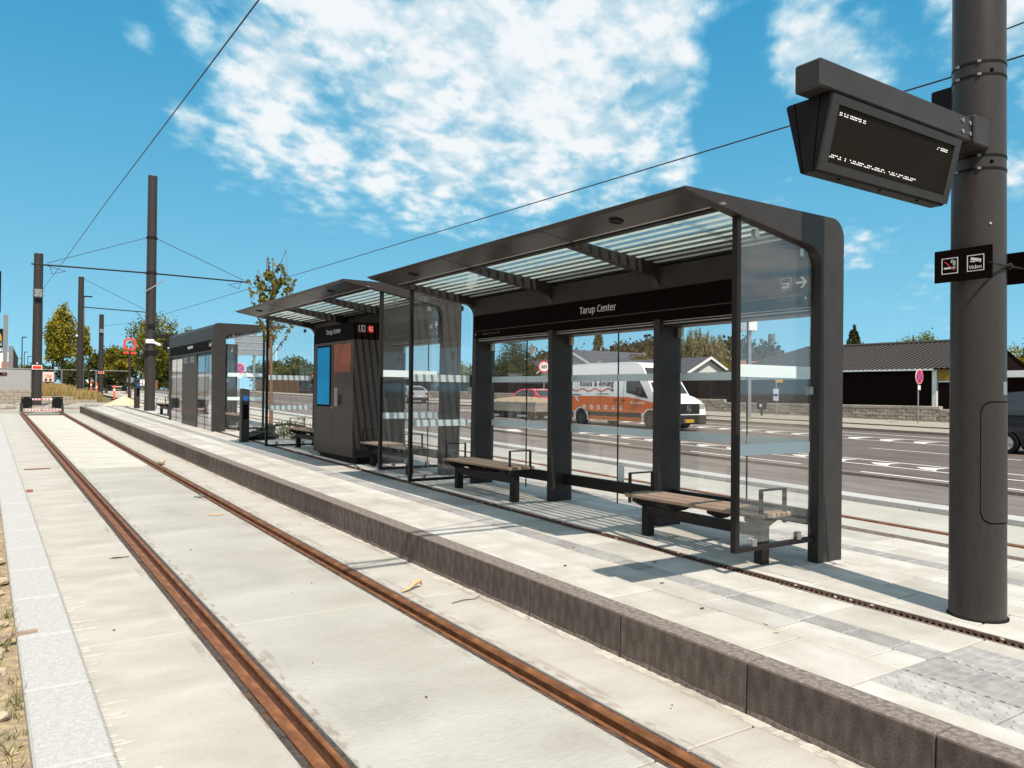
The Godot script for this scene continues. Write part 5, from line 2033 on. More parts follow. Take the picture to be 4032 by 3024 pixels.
	t = thing("grey_pylon", V(1.85, ga(-76), -76.0), "slanted grey pylon behind the black sign boards", "sign")
	g = Geo.new()
	g.cbox(V(1.70, -.6, -76.1), V(2.02, 3.45, -75.9), .03)
	part("post", g, M.galv, t, true)
	g = Geo.new()
	g.prism(P2([Vector2(2.025, -.6), Vector2(2.36, -.6), Vector2(2.36, 2.5), Vector2(2.025, 3.3)]), "z", -76.05, -75.95)
	part("side_panel", g, M.metal, t, true)
	t = thing("shop_building", V(.4, ga(-120), -124.0), "low white and orange shop building far behind the pylons at the left edge", "building")
	g = Geo.new()
	g.box(V(-14, -.6, -130), V(3.2, 4.5, -118.0))
	part("wall", g, M.white, t, true)
	g = Geo.new()
	g.box(V(1.9, 2.4, -117.99), V(3.0, 3.3, -117.9))
	part("orange_band", g, M.orange, t, true)
	for k in 4:
		g = Geo.new()
		g.box(V(-2.6 + k * 1.3, .2, -117.99), V(-1.5 + k * 1.3, 1.9, -117.93))
		part("window", g, M.glass_dark, t, true)
	t = thing("dark_banner", V(.3, ga(-45), -45.0), "narrow black banner high at the left edge of the picture", "banner")
	g = Geo.new()
	g.cbox(V(-.5, 3.62, -45.02), V(.66, 5.62, -44.98), .01)
	part("banner", g, M.black, t, true)
	g = Geo.new()
	g.cyl(V(-.5, -.9, -45.1), V(-.5, 5.7, -45.1), .05, 8)
	g.cyl(V(-.5, 5.6, -45.05), V(.66, 5.6, -45.05), .03, 8)
	part("pole", g, M.galv, t, true)
	t = thing("poster", V(3.93, .8, -66.0), "pale pink poster reading 15K on the site fence beside the near mast", "poster")
	g = Geo.new()
	g.cbox(V(3.58, .46, -66.02), V(4.28, 1.18, -65.99), .008)
	var pb := part("board", g, mat(.72, .55, .50, .7), t, true)
	words("15K", .18, .008, M.red_sign, pb, V(3.93, .78, -65.985) - base_of(pb), Basis.IDENTITY, "Droid Sans", true)
	g = Geo.new()
	for x in [3.78, 4.06]:
		g.blob(V(x, .60, -65.985), V(.09, .13, .01), .2, 4, 8, 6)
	part("print_figures", g, M.bark_dark, pb, true)
	g = Geo.new()
	g.cyl(V(3.56, ga(-66), -66), V(3.56, 1.2, -66), .03, 6)
	g.cyl(V(4.30, ga(-66), -66), V(4.30, 1.2, -66), .03, 6)
	part("posts", g, M.galv, t, true)
	# traffic lights far away
	for a in [[20.1, -131.5, 3.25, "traffic light in a white frame with a lit lamp above the far white van"], [16.4, -140.0, 2.1, "traffic light with amber and red lamps behind the far dark car"]]:
		t = thing("traffic_light", V(a[0], ga(a[1]), a[1]), a[3], "traffic light", "traffic lights at the far junction")
		g = Geo.new()
		g.cyl(V(.25, 0, 0), V(.25, a[2], 0), .07, 8)
		part("post", g, M.galv, t)
		g = Geo.new()
		var y: float = 1.95 if a[1] > -135 else 1.45
		g.cbox(V(-.22, y, -.1), V(.20, y + .72, .1), .03)
		part("housing", g, M.black, t)
		g = Geo.new()
		for r in [[-.26, -.23], [.21, .24]]: g.box(V(r[0], y - .04, .05), V(r[1], y + .76, .11))
		g.box(V(-.23, y + .73, .05), V(.21, y + .76, .11))
		part("white_border", g, M.white, t)
		g = Geo.new()
		disc(g, V(0, y + .52, .11), .11, .02, Basis.IDENTITY)
		part("lit_lamp", g, M.amber, t)
	for x in [16.0, 16.75]:
		g = Geo.new()
		disc(g, Vector3.ZERO, .15, .05, Basis.IDENTITY)
		var o := thing("red_signal_lamp", V(x, 3.2, -139.8), "red signal lamp, %s of a pair over the far junction" % ("left" if x < 16.3 else "right"), "signal lamp", "red signal lamps over the far junction")
		part("lit_lamp", g, M.red_lamp, o)
		g = Geo.new()
		disc(g, V(0, 0, -.05), .24, .05, Basis.IDENTITY)
		part("backing", g, M.black, o)
		g = Geo.new()
		g.cyl(V(0, -.2, -.08), V(16.65 - x, ga(-140) - 3.2, -.2), .05, 6)
		part("post", g, M.galv, o)
	t = thing("round_sign", V(10.9, ga(-77), -77.0), "round sign on a post seen from behind, right of the ring symbol's post", "road sign")
	g = Geo.new()
	g.cyl(V(0, 0, 0), V(0, 1.3, 0), .03, 8)
	part("post", g, M.galv, t)
	g = Geo.new()
	disc(g, V(0, 1.05, .03), .28, .02, Basis.IDENTITY)
	part("plate", g, M.galv, t)
	t = thing("brick_pillar", V(22.0, ga(-131), -131.0), "brown brick gate pillar under the far trees right of the tall mast", "pillar")
	g = Geo.new()
	for k in 9: g.cbox(V(-.35 + (k % 2) * .02, k * .13, -.35), V(.35 - (k % 2) * .02, k * .13 + .12, .35), .02)
	part("brick_courses", g, M.brick_red, t)
	g = Geo.new()
	g.cbox(V(-.42, 1.17, -.42), V(.42, 1.28, .42), .03)
	part("cap", g, M.concrete_edge, t)


func disc(g: Geo, at: Vector3, r: float, th: float, b: Basis) -> void:
	g.cyl(at - b * V(0, 0, th / 2), at + b * V(0, 0, th / 2), r, 32)


func no_stopping(at: Vector3, r: float, y: float, label: String, turn: float) -> void:
	var t := thing("no_stopping_sign", at, label, "road sign", "no-stopping signs")
	var b := Basis(Vector3.UP, turn)
	var g := Geo.new()
	g.cyl(V(0, -.2, 0), V(0, y + r * .9, 0), .032, 10)
	part("post", g, M.galv, t)
	var o := b * V(0, 0, .05)
	g = Geo.new()
	disc(g, V(0, y, 0) + o, r, .02, b)
	var d := part("white_rim", g, M.white, t)
	g = Geo.new()
	disc(g, V(0, y, 0) + o * 1.15, r * .95, .016, b)
	part("red_disc", g, M.red_sign, d)
	g = Geo.new()
	for k in 4:      # four blue quarters between the red ring and the red cross
		var pts := []
		for q in arc(0, 0, r * .70, 90 * k - 34, 90 * k + 34, 7): pts.append(q)
		var am := deg_to_rad(90.0 * k)
		pts.append(Vector2(cos(am), sin(am)) * r * .15)
		var pg := Geo.new()
		pg.prism(P2(pts), "z", 0, .008)
		for i in pg.v.size():
			pg.v[i] = b * pg.v[i] + V(0, y, 0) + o * 1.34
			pg.n[i] = b * pg.n[i]
		part("blue_quarter", pg, M.blue_sign, d)
	g = Geo.new()
	var pq := V(0, y - r - .17, 0) + o
	g.obox(pq, V(.22, .22, .02), b)
	part("small_plate", g, M.white, t)


func build_black_house() -> void:
	var t := thing("black_house", V(47.5, -1.45, -28.5), "low black timber house with a dark pantile roof and white gutter board", "house")
	var g := Geo.new()
	g.box(V(44.1, -1.6, -37.0), V(53, 1.55, -21.95))
	part("wall", g, M.black_wood, t, true)
	for k in 16:
		g = Geo.new()
		g.prism(P2([Vector2(44.098, -1.0 + k * .155), Vector2(44.098, -1.0 + k * .155 + .152), Vector2(44.075, -1.0 + k * .155 + .14), Vector2(44.055, -1.0 + k * .155)]), "z", -37.0, -23.06)
		part("weather_board", g, M.black_wood, t, true)
	g = Geo.new()
	g.prism(P2([Vector2(44.2, 1.552), Vector2(53.0, 1.552), Vector2(48.6, 3.16)]), "z", -34.3, -22.0)
	part("gable", g, M.black_wood, t, true)
	g = Geo.new()
	g.box(V(43.70, 1.46, -37.4), V(43.86, 1.585, -22.9))
	part("gutter_board", g, M.white, t, true)
	g = Geo.new()
	g.box(V(43.9, -1.4, -23.05), V(44.12, 1.5, -22.80))
	part("corner_post", g, M.white, t, true)
	g = Geo.new()
	g.box(V(43.98, .88, -22.78), V(44.09, 1.52, -21.95))
	part("ochre_boarding", g, mat(.30, .19, .03, .8), t, true)
	g = Geo.new()
	g.box(V(44.0, .80, -22.78), V(44.09, .875, -21.95))
	part("lintel", g, M.white, t, true)
	for k in 10:
		g = Geo.new()
		g.box(V(44.03, -1.2 + k * .2, -22.76), V(44.085, -1.2 + k * .2 + .18, -21.97))
		part("door_slat", g, M.black_wood, t, true)
	# pantiles: waves along the eave, steps up the slope, hipped at the left end
	var e0 := V(43.7, 1.56, 0)
	var r0 := V(48.6, 3.34, 0)
	var rows := 20
	g = Geo.new()
	for r in rows:
		var f0 := float(r) / rows
		var f1 := float(r + 1) / rows
		var za0 := lerpf(-37.6, -34.4, f0)
		var z := -21.9
		var dz := .05
		while z > za0:
			var w0 := .028 * sin(z / .30 * TAU)
			var w1 := .028 * sin((z - dz) / .30 * TAU)
			var a := e0.lerp(r0, f0) + V(0, .045, 0)
			var b := e0.lerp(r0, f1) + V(0, .0, 0)
			g.quad(V(a.x, a.y + w1, z - dz), V(a.x, a.y + w0, z), V(b.x, b.y + w0, z), V(b.x, b.y + w1, z - dz))
			g.quad(V(a.x, a.y - .05 + w1, z - dz), V(a.x, a.y - .05 + w0, z), V(a.x, a.y + w0, z), V(a.x, a.y + w1, z - dz))
			z -= dz
	tag(part("roof_tiles", g, M.roof_tile, t, true), "", "", "", "stuff")
	g = Geo.new()
	g.quad(V(43.7, 1.60, -37.6), V(48.6, 3.36, -34.4), V(53.5, 1.56, -37.6), V(48.6, 1.56, -37.6))
	g.quad(V(48.6, 3.36, -34.4), V(48.6, 3.36, -21.9), V(53.5, 1.6, -21.9), V(53.5, 1.6, -37.6))
	part("roof", g, M.roof_tile, t, true)
	g = Geo.new()
	g.tube([V(48.6, 3.38, -34.5), V(48.6, 3.38, -21.9)], [.11], 8)
	g.tube([V(43.72, 1.62, -37.6), V(48.6, 3.38, -34.4)], [.09], 8)
	part("ridge_tiles", g, M.roof_tile, t, true)


func build_opposite() -> void:   # across the near track: it is what the shelters' glass and metal mirror
	var t := thing("brick_building", V(-30, ga(-20), -20.0), "long red-brown brick building opposite the platform, mirrored in the shelter glass", "building")
	var g := Geo.new()
	g.box(V(-46, -2.2, -95.0), V(-24, 6.2, 40.0))
	part("wall", g, M.brick_red, t, true)
	g = Geo.new()
	g.box(V(-46.3, 6.2, -95.3), V(-23.7, 7.0, 40.3))
	part("roof_edge", g, M.roof_grey, t, true)
	for k in 26:
		var z := 36.0 - k * 5.0
		g = Geo.new()
		g.cbox(V(-24.02, -.2, z - 3.2), V(-23.95, 2.6, z), .02)
		var w := part("window", g, M.alu, t, true)
		g = Geo.new()
		g.box(V(-23.96, -.1, z - 3.1), V(-23.94, 2.5, z - .1))
		part("pane", g, M.glass_dark, w, true)
	g = Geo.new()
	g.box(V(-24.05, 3.3, -95.0), V(-23.9, 4.5, 40.0))
	part("pale_band", g, M.pavement, t, true)


# ---------------------------------------------------------------- vehicles: z forward, y up, x across, on the ground at y 0
func tri_poly(g: Geo, poly: PackedVector2Array, f: Callable, out_sign: float) -> void:   # cut into level strips, so that it follows a bulging side
	var lo := 1e9
	var hi := -1e9
	for q in poly:
		lo = minf(lo, q.y)
		hi = maxf(hi, q.y)
	var n := maxi(1, int((hi - lo) / .13))
	for s in n:
		var y0 := lerpf(lo, hi, float(s) / n)
		var y1 := lerpf(lo, hi, float(s + 1) / n)
		for piece in Geometry2D.intersect_polygons(poly, PackedVector2Array([Vector2(-50, y0), Vector2(50, y0), Vector2(50, y1), Vector2(-50, y1)])):
			var idx := Geometry2D.triangulate_polygon(piece)
			for i in range(0, idx.size(), 3):
				var a: Vector3 = f.call(piece[idx[i]])
				var b: Vector3 = f.call(piece[idx[i + 1]])
				var c: Vector3 = f.call(piece[idx[i + 2]])
				if (b - a).cross(c - a).x * out_sign < 0: g.tri(a, c, b)
				else: g.tri(a, b, c)


func fine_poly(a: Array, n := 4) -> PackedVector2Array:
	var o := []
	for i in a.size():
		var p: Vector2 = a[i]
		var q: Vector2 = a[(i + 1) % a.size()]
		for k in n: o.append(p.lerp(q, float(k) / n))
	return P2(o)


func shell(t: Node3D, called: String, prof: Array, hw: Callable, m: Material) -> MeshInstance3D:
	var g := Geo.new()
	var p := fine_poly(prof, 2)
	if Geometry2D.is_polygon_clockwise(p): p.reverse()
	for s in [-1.0, 1.0]:
		tri_poly(g, p, func(q: Vector2) -> Vector3: return V(s * (hw.call(q.y) - .05), q.y, q.x), s)
	# rounded edge between the sides and the top strip
	for i in p.size():
		var a := p[i]
		var b := p[(i + 1) % p.size()]
		var n0 := (b - a).orthogonal().normalized() * .05
		for s in [-1.0, 1.0]:
			var A := V(s * (hw.call(a.y) - .05), a.y, a.x)
			var B := V(s * (hw.call(b.y) - .05), b.y, b.x)
			g.quad(A, B, B - V(s * .0, 0, 0), A)
		g.quad(V(-(hw.call(a.y) - .05), a.y, a.x), V(hw.call(a.y) - .05, a.y, a.x), V(hw.call(b.y) - .05, b.y, b.x), V(-(hw.call(b.y) - .05), b.y, b.x))
	return part(called, g, m, t)


func side_patch(parent: Node, called: String, poly: Array, hw: Callable, lift: float, m: Material, sides := [-1.0, 1.0]) -> void:
	for s in sides:
		var g := Geo.new()
		tri_poly(g, P2(poly), func(q: Vector2) -> Vector3: return V(s * (hw.call(q.y) - .05 + lift), q.y, q.x), s)
		part(called, g, m, parent)


func across(parent: Node, called: String, a: Vector2, b: Vector2, wa: float, wb: float, lift: float, m: Material) -> MeshInstance3D:   # a glass or panel across the car, from profile point a to b
	var g := Geo.new()
	var n := (b - a).orthogonal().normalized()
	if n.y < 0 and absf(n.y) > .2: n = -n
	var o := V(0, n.y, n.x) * lift
	g.quad(V(-wa, a.y, a.x) + o, V(wa, a.y, a.x) + o, V(wb, b.y, b.x) + o, V(-wb, b.y, b.x) + o)
	return part(called, g, m, parent)


func wheels(t: Node3D, zs: Array, r: float, x: float, rim: Material = null) -> void:
	for z in zs:
		for s in [-1.0, 1.0]:
			var g := Geo.new()
			g.tube([V(s * (x - .20), r, z), V(s * (x - .19), r, z), V(s * (x - .02), r, z), V(s * x, r, z)], [r * .92, r, r, r * .93], 24)
			var w := part("wheel", g, M.rubber, t)
			g = Geo.new()
			g.tube([V(s * (x - .05), r, z), V(s * (x + .004), r, z)], [r * .62], 20)
			for k in 5:
				var a := TAU * k / 5
				g.obox(V(s * (x + .006), r + sin(a) * r * .36, z + cos(a) * r * .36), V(.014, r * .5, r * .16), Basis(Vector3.RIGHT, PI / 2 - a))
			part("rim", g, rim if rim else M.alu, w)


func car(at: Vector3, turn: float, m: Material, label: String, wagon := false, k := 1.0) -> Node3D:
	var t := thing("car", at, label, "car", "cars on the road", "", turn)
	var Q := func(a: float, b: float) -> Vector2: return Vector2(a, b if b < .55 else .55 + (b - .55) * k)
	var hw := func(yy: float) -> float:
		var y: float = yy if yy < .55 else .55 + (yy - .55) / k
		return .91 - .10 * smoothstep(.5, .15, y) - .24 * smoothstep(.88, 1.50, y) * clampf((y - .88) / .6, 0, 1)
	var prof: Array = [Q.call(2.12, .32), Q.call(2.16, .50), Q.call(2.06, .68), Q.call(1.85, .78), Q.call(1.05, .95), Q.call(.35, 1.38), Q.call(-.1, 1.46), Q.call(-1.0, 1.45)]
	if wagon: prof.append_array([Q.call(-1.7, 1.40), Q.call(-2.02, 1.0), Q.call(-2.10, .85)])
	else: prof.append_array([Q.call(-1.35, 1.36), Q.call(-1.85, 1.02), Q.call(-2.10, .93)])
	prof.append_array([Q.call(-2.15, .55), Q.call(-2.08, .30), Q.call(-1.70, .24)])
	prof.append_array(arc(-1.32, .32, .37, 190, -10, 10))
	prof.append_array([Q.call(-.9, .22), Q.call(.93, .22)])
	prof.append_array(arc(1.33, .32, .37, 190, -10, 10))
	prof.append(Q.call(1.75, .25))
	var b: MeshInstance3D = shell(t, "body", prof, hw, m)
	side_patch(b, "side_window", [Q.call(.88, .96), Q.call(.30, 1.33), Q.call(-.12, 1.38), Q.call(-.12, .95)], hw, .006, M.glass_dark)
	side_patch(b, "side_window", [Q.call(-.18, .95), Q.call(-.18, 1.38), Q.call(-1.0, 1.37), Q.call(-1.42, 1.16 if not wagon else 1.3), Q.call(-1.5, .97)], hw, .006, M.glass_dark)
	across(b, "windscreen", Q.call(1.0, .98), Q.call(.38, 1.365), .76, .62, .006, M.glass_dark)
	across(b, "rear_window", Q.call(-1.88 if wagon else -1.80, 1.10 if wagon else 1.06), Q.call(-1.68 if wagon else -1.40, 1.36 if wagon else 1.34), .70, .60, .012, M.glass_dark)
	for s in [-1.0, 1.0]:
		var g := Geo.new()
		g.cbox(V(minf(s * .50, s * .80), .70, -2.145), V(maxf(s * .50, s * .80), .88, -2.10), .01)
		part("tail_light", g, M.tail, t)
		g = Geo.new()
		g.cbox(V(minf(s * .48, s * .80), .56, 2.02), V(maxf(s * .48, s * .80), .70, 2.13), .02)
		part("headlight", g, M.alu, t)
		g = Geo.new()
		g.cbox(V(minf(s * .86, s * 1.02), .92, .70), V(maxf(s * .86, s * 1.02), 1.05, .82), .02)
		part("mirror", g, m, t)
	var g := Geo.new()
	g.box(V(-.26, .52, -2.165), V(.26, .63, -2.15))
	part("number_plate", g, M.white, t)
	g = Geo.new()
	g.cbox(V(-.80, .26, -2.17), V(.80, .46, -2.05), .02)
	g.cbox(V(-.72, .28, 2.08), V(.72, .46, 2.17), .02)
	part("bumper", g, M.plastic, t)
	g = Geo.new()
	for z in [.60, -.35]:
		for s in [-1.0, 1.0]: g.cbox(V(minf(s * .86, s * .885), .84, z - .1), V(maxf(s * .86, s * .885), .87, z + .06), .006)
	part("door_handle", g, M.plastic, t)
	wheels(t, [1.33, -1.32], .32, .87)
	return t


func build_van() -> void:
	var t := thing("van", V(23.01, -1.415, -25.15), "tall white and orange works van with a black grille driving on the road", "van")
	var hw := func(y: float) -> float: return 1.05 - .03 * smoothstep(.6, .3, y) - .20 * pow(clampf((y - 1.2) / 1.5, 0, 1), 1.6)
	var prof := [Vector2(-3.50, .34), Vector2(-3.55, .55), Vector2(-3.52, 1.4), Vector2(-3.48, 2.25), Vector2(-3.42, 2.52), Vector2(-3.22, 2.68), Vector2(-1.5, 2.745), Vector2(1.0, 2.74), Vector2(1.50, 2.68), Vector2(1.80, 2.52), Vector2(2.24, 1.95), Vector2(2.64, 1.37), Vector2(2.9, 1.30), Vector2(3.28, 1.13), Vector2(3.44, 1.0), Vector2(3.50, .8), Vector2(3.54, .45), Vector2(3.48, .26), Vector2(2.92, .26)]
	prof.append_array(arc(2.42, .36, .42, -14, 194, 10))
	prof.append_array([Vector2(1.95, .27), Vector2(-1.47, .27)])
	prof.append_array(arc(-1.94, .36, .42, -14, 194, 10))
	prof.append(Vector2(-2.42, .28))
	var b := shell(t, "body", prof, hw, M.van_white)
	# orange lower body and dark rubbing band
	var low := [Vector2(-3.545, .56), Vector2(-3.525, 1.30), Vector2(-.6, 1.305), Vector2(1.2, 1.27), Vector2(2.2, 1.14), Vector2(2.75, 1.04), Vector2(3.10, .92), Vector2(3.0, .68), Vector2(2.80, .66)]
	low.append_array(arc(2.42, .36, .47, 35, 145, 8))
	low.append_array([Vector2(1.9, .645), Vector2(-1.42, .645)])
	low.append_array(arc(-1.94, .36, .47, 35, 145, 8))
	low.append(Vector2(-2.45, .64))
	side_patch(b, "orange_panel", low, hw, .004, M.van_orange)
	side_patch(b, "rubbing_strip", [Vector2(-1.42, .45), Vector2(-1.42, .64), Vector2(1.92, .64), Vector2(1.92, .45)], hw, .012, M.plastic)
	side_patch(b, "orange_sill", [Vector2(-1.44, .285), Vector2(-1.44, .445), Vector2(1.92, .445), Vector2(1.92, .285)], hw, .005, M.van_orange)
	side_patch(b, "rubbing_strip", [Vector2(-3.53, .45), Vector2(-3.54, .555), Vector2(-2.45, .60), Vector2(-2.45, .45)], hw, .012, M.plastic)
	side_patch(b, "orange_sill", [Vector2(-3.49, .345), Vector2(-3.53, .445), Vector2(-2.45, .445), Vector2(-2.43, .30)], hw, .005, M.van_orange)
	side_patch(b, "side_window", [Vector2(1.02, 1.46), Vector2(.98, 1.92), Vector2(1.12, 2.04), Vector2(1.70, 2.02), Vector2(1.92, 1.75), Vector2(2.32, 1.24), Vector2(1.9, 1.28), Vector2(1.5, 1.38)], hw, .006, M.glass_dark)
	across(b, "windscreen", Vector2(2.60, 1.44), Vector2(1.84, 2.48), .93, .76, .008, M.glass_dark)
	side_patch(b, "seam", [Vector2(.84, .66), Vector2(.84, 2.2), Vector2(.855, 2.2), Vector2(.855, .66)], hw, .005, M.seam, [-1.0])
	side_patch(b, "seam", [Vector2(-.62, .66), Vector2(-.62, 2.3), Vector2(-.605, 2.3), Vector2(-.605, .66)], hw, .005, M.seam, [-1.0])
	side_patch(b, "slide_rail", [Vector2(-3.3, 1.33), Vector2(-3.3, 1.365), Vector2(-1.9, 1.365), Vector2(-1.9, 1.33)], hw, .01, M.plastic, [-1.0])
	# lettering on the side that faces the tracks
	var W := func(s: String, size: float, z: float, y: float, m: Material, bold: bool) -> void:
		var ym := y + size / 2
		var lean: float = atan((hw.call(ym + .05) - hw.call(ym - .05)) / .1)
		words(s, size, .004, m, b, V(-(hw.call(y + size / 2) - .05 + .026), y, z), FACE * Basis(Vector3.RIGHT, lean), "Droid Sans", bold)
	W.call("Kloak & Anlæg", .235, -.92, 1.73, mat(.05, .05, .05, .5), true)
	W.call("Aut. kloakmester", .075, -.45, 1.36, M.plastic, false)
	W.call("Tlf. 63 44 92 42", .085, 1.72, 1.0, M.white, true)
	W.call("VVS", .20, -2.75, 1.76, mat(.55, .57, .6, .5), true)
	var wave := []
	var back := []
	for i in 31:
		var z := lerpf(-2.9, .1, i / 30.0)
		var y := 1.55 + .055 * sin(i / 30.0 * TAU * 3.5) + .02
		wave.append(Vector2(z, y + .03))
		back.push_front(Vector2(z, y - .03))
	side_patch(b, "orange_wave", wave + back, hw, .007, mat(.62, .16, .05, .4), [-1.0])
	side_patch(b, "hose_coupling", [Vector2(.10, 1.50), Vector2(.22, 1.52), Vector2(.24, 1.62), Vector2(.10, 1.58)], hw, .008, M.plastic, [-1.0])
	side_patch(b, "hose_coupling", [Vector2(-2.98, 1.52), Vector2(-2.88, 1.52), Vector2(-2.88, 1.62), Vector2(-3.0, 1.60)], hw, .008, M.plastic, [-1.0])
	side_patch(b, "print_shape", [Vector2(-2.45, 1.95), Vector2(-2.3, 2.15), Vector2(-2.05, 2.1), Vector2(-2.1, 1.8), Vector2(-2.2, 1.3), Vector2(-2.05, 1.05), Vector2(-2.25, 1.12), Vector2(-2.40, 1.38)], hw, .0055, mat(.62, .63, .65, .6), [-1.0])
	for k in 8:
		if k == 1: continue
		var z := -2.62 + k * .475
		side_patch(b, "white_symbol", [Vector2(z - .085, .74), Vector2(z - .085, .91), Vector2(z + .085, .91), Vector2(z + .085, .74)], hw, .007, M.white, [-1.0])
		side_patch(b, "symbol_print", [Vector2(z - .05, .78), Vector2(z - .03, .87), Vector2(z + .05, .86), Vector2(z + .01, .77)], hw, .009, M.van_orange, [-1.0])
	var g := Geo.new()
	for z in [.28, .78]:
		g.cbox(V(-1.055, 1.13, z), V(-.99, 1.17, z + .20), .01)
	part("door_handle", g, M.plastic, t)
	for s in [-1.0, 1.0]:
		g = Geo.new()
		g.cbox(V(minf(s * 1.0, s * 1.25), 1.36, 1.86), V(maxf(s * 1.0, s * 1.25), 1.72, 2.0), .04)
		part("mirror", g, M.plastic, t)
		g = Geo.new()
		g.cbox(V(minf(s * .60, s * .985), .80, 3.26), V(maxf(s * .60, s * .985), 1.05, 3.50), .03)
		part("headlight", g, M.alu, t)
	# front: grille with bars, badge ring, bumper, plate
	g = Geo.new()
	g.cbox(V(-.66, .62, 3.38), V(.66, 1.04, 3.535), .03)
	var gr := part("grille", g, M.black, t)
	for k in 4:
		g = Geo.new()
		g.cbox(V(-.60, .67 + k * .09, 3.53), V(.60, .705 + k * .09, 3.556), .008)
		part("grille_bar", g, M.plastic, gr)
	g = Geo.new()
	for k in 24:
		var a := TAU * k / 24
		var a2 := TAU * (k + 1) / 24
		g.cyl(V(cos(a) * .115, .84 + sin(a) * .115, 3.565), V(cos(a2) * .115, .84 + sin(a2) * .115, 3.565), .011, 6)
	for k in 3:
		var a := PI / 2 + TAU * k / 3
		g.tube([V(0, .84, 3.565), V(cos(a) * .115, .84 + sin(a) * .115, 3.565)], [.018, .006], 6)
	part("round_emblem", g, M.steel, gr)
	g = Geo.new()
	g.cbox(V(-1.02, .22, 3.22), V(1.02, .60, 3.58), .05)
	g.cbox(V(-1.025, .36, 2.86), V(-.98, .66, 3.4), .02)
	g.cbox(V(.98, .36, 2.86), V(1.025, .66, 3.4), .02)
	part("bumper", g, M.plastic, t)
	g = Geo.new()
	g.cbox(V(-.26, .30, 3.58), V(.26, .42, 3.592), .003)
	var pl := part("number_plate", g, M.yellow, t)
	g = Geo.new()
	g.box(V(-.255, .305, 3.592), V(-.205, .415, 3.594))
	part("blue_field", g, M.blue_sign, pl)
	words("CT 22 431", .07, .004, M.black, pl, V(.025, .325, 3.593), Basis.IDENTITY, "Droid Sans", true)
	wheels(t, [2.42, -1.94], .345, 1.0, M.metal)
	g = Geo.new()
	g.box(V(-.9, .3, -3.4), V(.9, .42, 3.2))
	part("underbody", g, M.black, t)


func build_trailer() -> void:
	var t := thing("trailer", V(23.0, -1.36, -33.0), "flat trailer with aluminium sides, loaded with pale sand, behind the van", "trailer")
	var g := Geo.new()
	for k in 3:
		for s in [-1.0, 1.0]:
			g = Geo.new()
			g.cbox(V(s * 1.0 - .02, .44 + k * .155, -2.5), V(s * 1.0 + .02, .59 + k * .155, 2.48), .008)
			part("side_board", g, M.trailer_alu, t)
		for s in [-2.5, 2.48]:
			g = Geo.new()
			g.cbox(V(-.98, .44 + k * .155, s - .02), V(.98, .59 + k * .155, s + .02), .008)
			part("end_board", g, M.trailer_alu, t)
	for x in [-1.0, 1.0]:
		for z in [-2.5, -.8, .9, 2.48]:
			g = Geo.new()
			g.cbox(V(x - .035, .40, z - .035), V(x + .035, .93, z + .035), .006)
			part("stake", g, M.galv, t)
	g = Geo.new()
	g.box(V(-.97, .36, -2.46), V(.97, .44, 2.46))
	part("deck", g, M.metal_dark, t)
	g = Geo.new()
	var f := FastNoiseLite.new()
	f.seed = 3
	f.frequency = 1.2
	var hp := func(i: int, j: int) -> Vector3:
		var x := lerpf(-.97, .97, i / 10.0)
		var z := lerpf(2.44, -2.46, j / 20.0)
		return V(x, .82 + .34 * (1 - pow(absf(x), 2)) * (1 - pow(absf(z) / 2.5, 3)) + .10 * f.get_noise_2d(x * 1.5, z * 1.5), z)
	for i in 10:
		for j in 20: g.quad(hp.call(i, j), hp.call(i + 1, j), hp.call(i + 1, j + 1), hp.call(i, j + 1))
	part("sand_load", g, M.cargo, t)
	g = Geo.new()
	g.box(V(-.5, .24, -2.4), V(.5, .36, 2.4))
	g.cyl(V(-.5, .3, 2.4), V(0, .4, 4.0), .05, 8)
	g.cyl(V(.5, .3, 2.4), V(0, .4, 4.0), .05, 8)
	part("chassis", g, M.black, t)
	g = Geo.new()
	g.cbox(V(-.98, .10, -2.52), V(-.55, .34, -2.0), .02)
	part("light_bar", g, M.plastic, t)
	wheels(t, [.35, -.45], .30, .98, M.metal)


func build_vehicles() -> void:
	build_van()
	build_trailer()
	car(V(28.9, gy(28.6, -39.6), -39.6), 0, M.car_red, "red car, only its roof and windows showing above the loaded trailer")
	car(V(29.7, gy(29.5, -59.5), -59.5), PI, M.car_silver, "silver car with red tail lights seen through the middle shelter", false)
	car(V(24.75, gy(24.7, -9.2), -9.15), 0, M.car_dark, "very dark car cut off by the right edge behind the foreground mast", true, 1.36)
	car(V(14.6, ga(-146), -146.0), PI, M.car_silver, "pale car far down the road at the left, behind the site fence", true)
	car(V(16.4, ga(-140), -139.0), PI, M.car_dark, "dark car far down the road beyond the far buffer stop")
	car(V(21.2, ga(-136), -136.0), PI, M.van_white, "white car far down the road left of the tall mast", true)


# ---------------------------------------------------------------- trees
func leaves(g: Geo, at: Vector3, n: int, spread: Vector3, size: float, c0: Color, c1: Color, droop := 0.0) -> void:
	var tint := rng.randf()
	for i in n:
		var p := at + V(rng.randfn(0, .45) * spread.x, rng.randfn(0, .45) * spread.y, rng.randfn(0, .45) * spread.z)
		var u := V(rng.randfn(0, 1), rng.randfn(0, 1) - droop * 3, rng.randfn(0, 1)).normalized()
		var w := u.cross(V(rng.randfn(0, 1), rng.randfn(0, 1), rng.randfn(0, 1))).normalized()
		var s := size * rng.randf_range(.6, 1.25)
		g.col = (c0 * 1.25).lerp(c1 * 1.25, clampf(tint * .7 + rng.randf() * .45 - .02, 0, 1))
		var a := p - u * s * .55
		var b := p + u * s * .55
		var m := p + w * s * .34
		var q := p - w * s * .34
		g.quad(a, m, b, q)


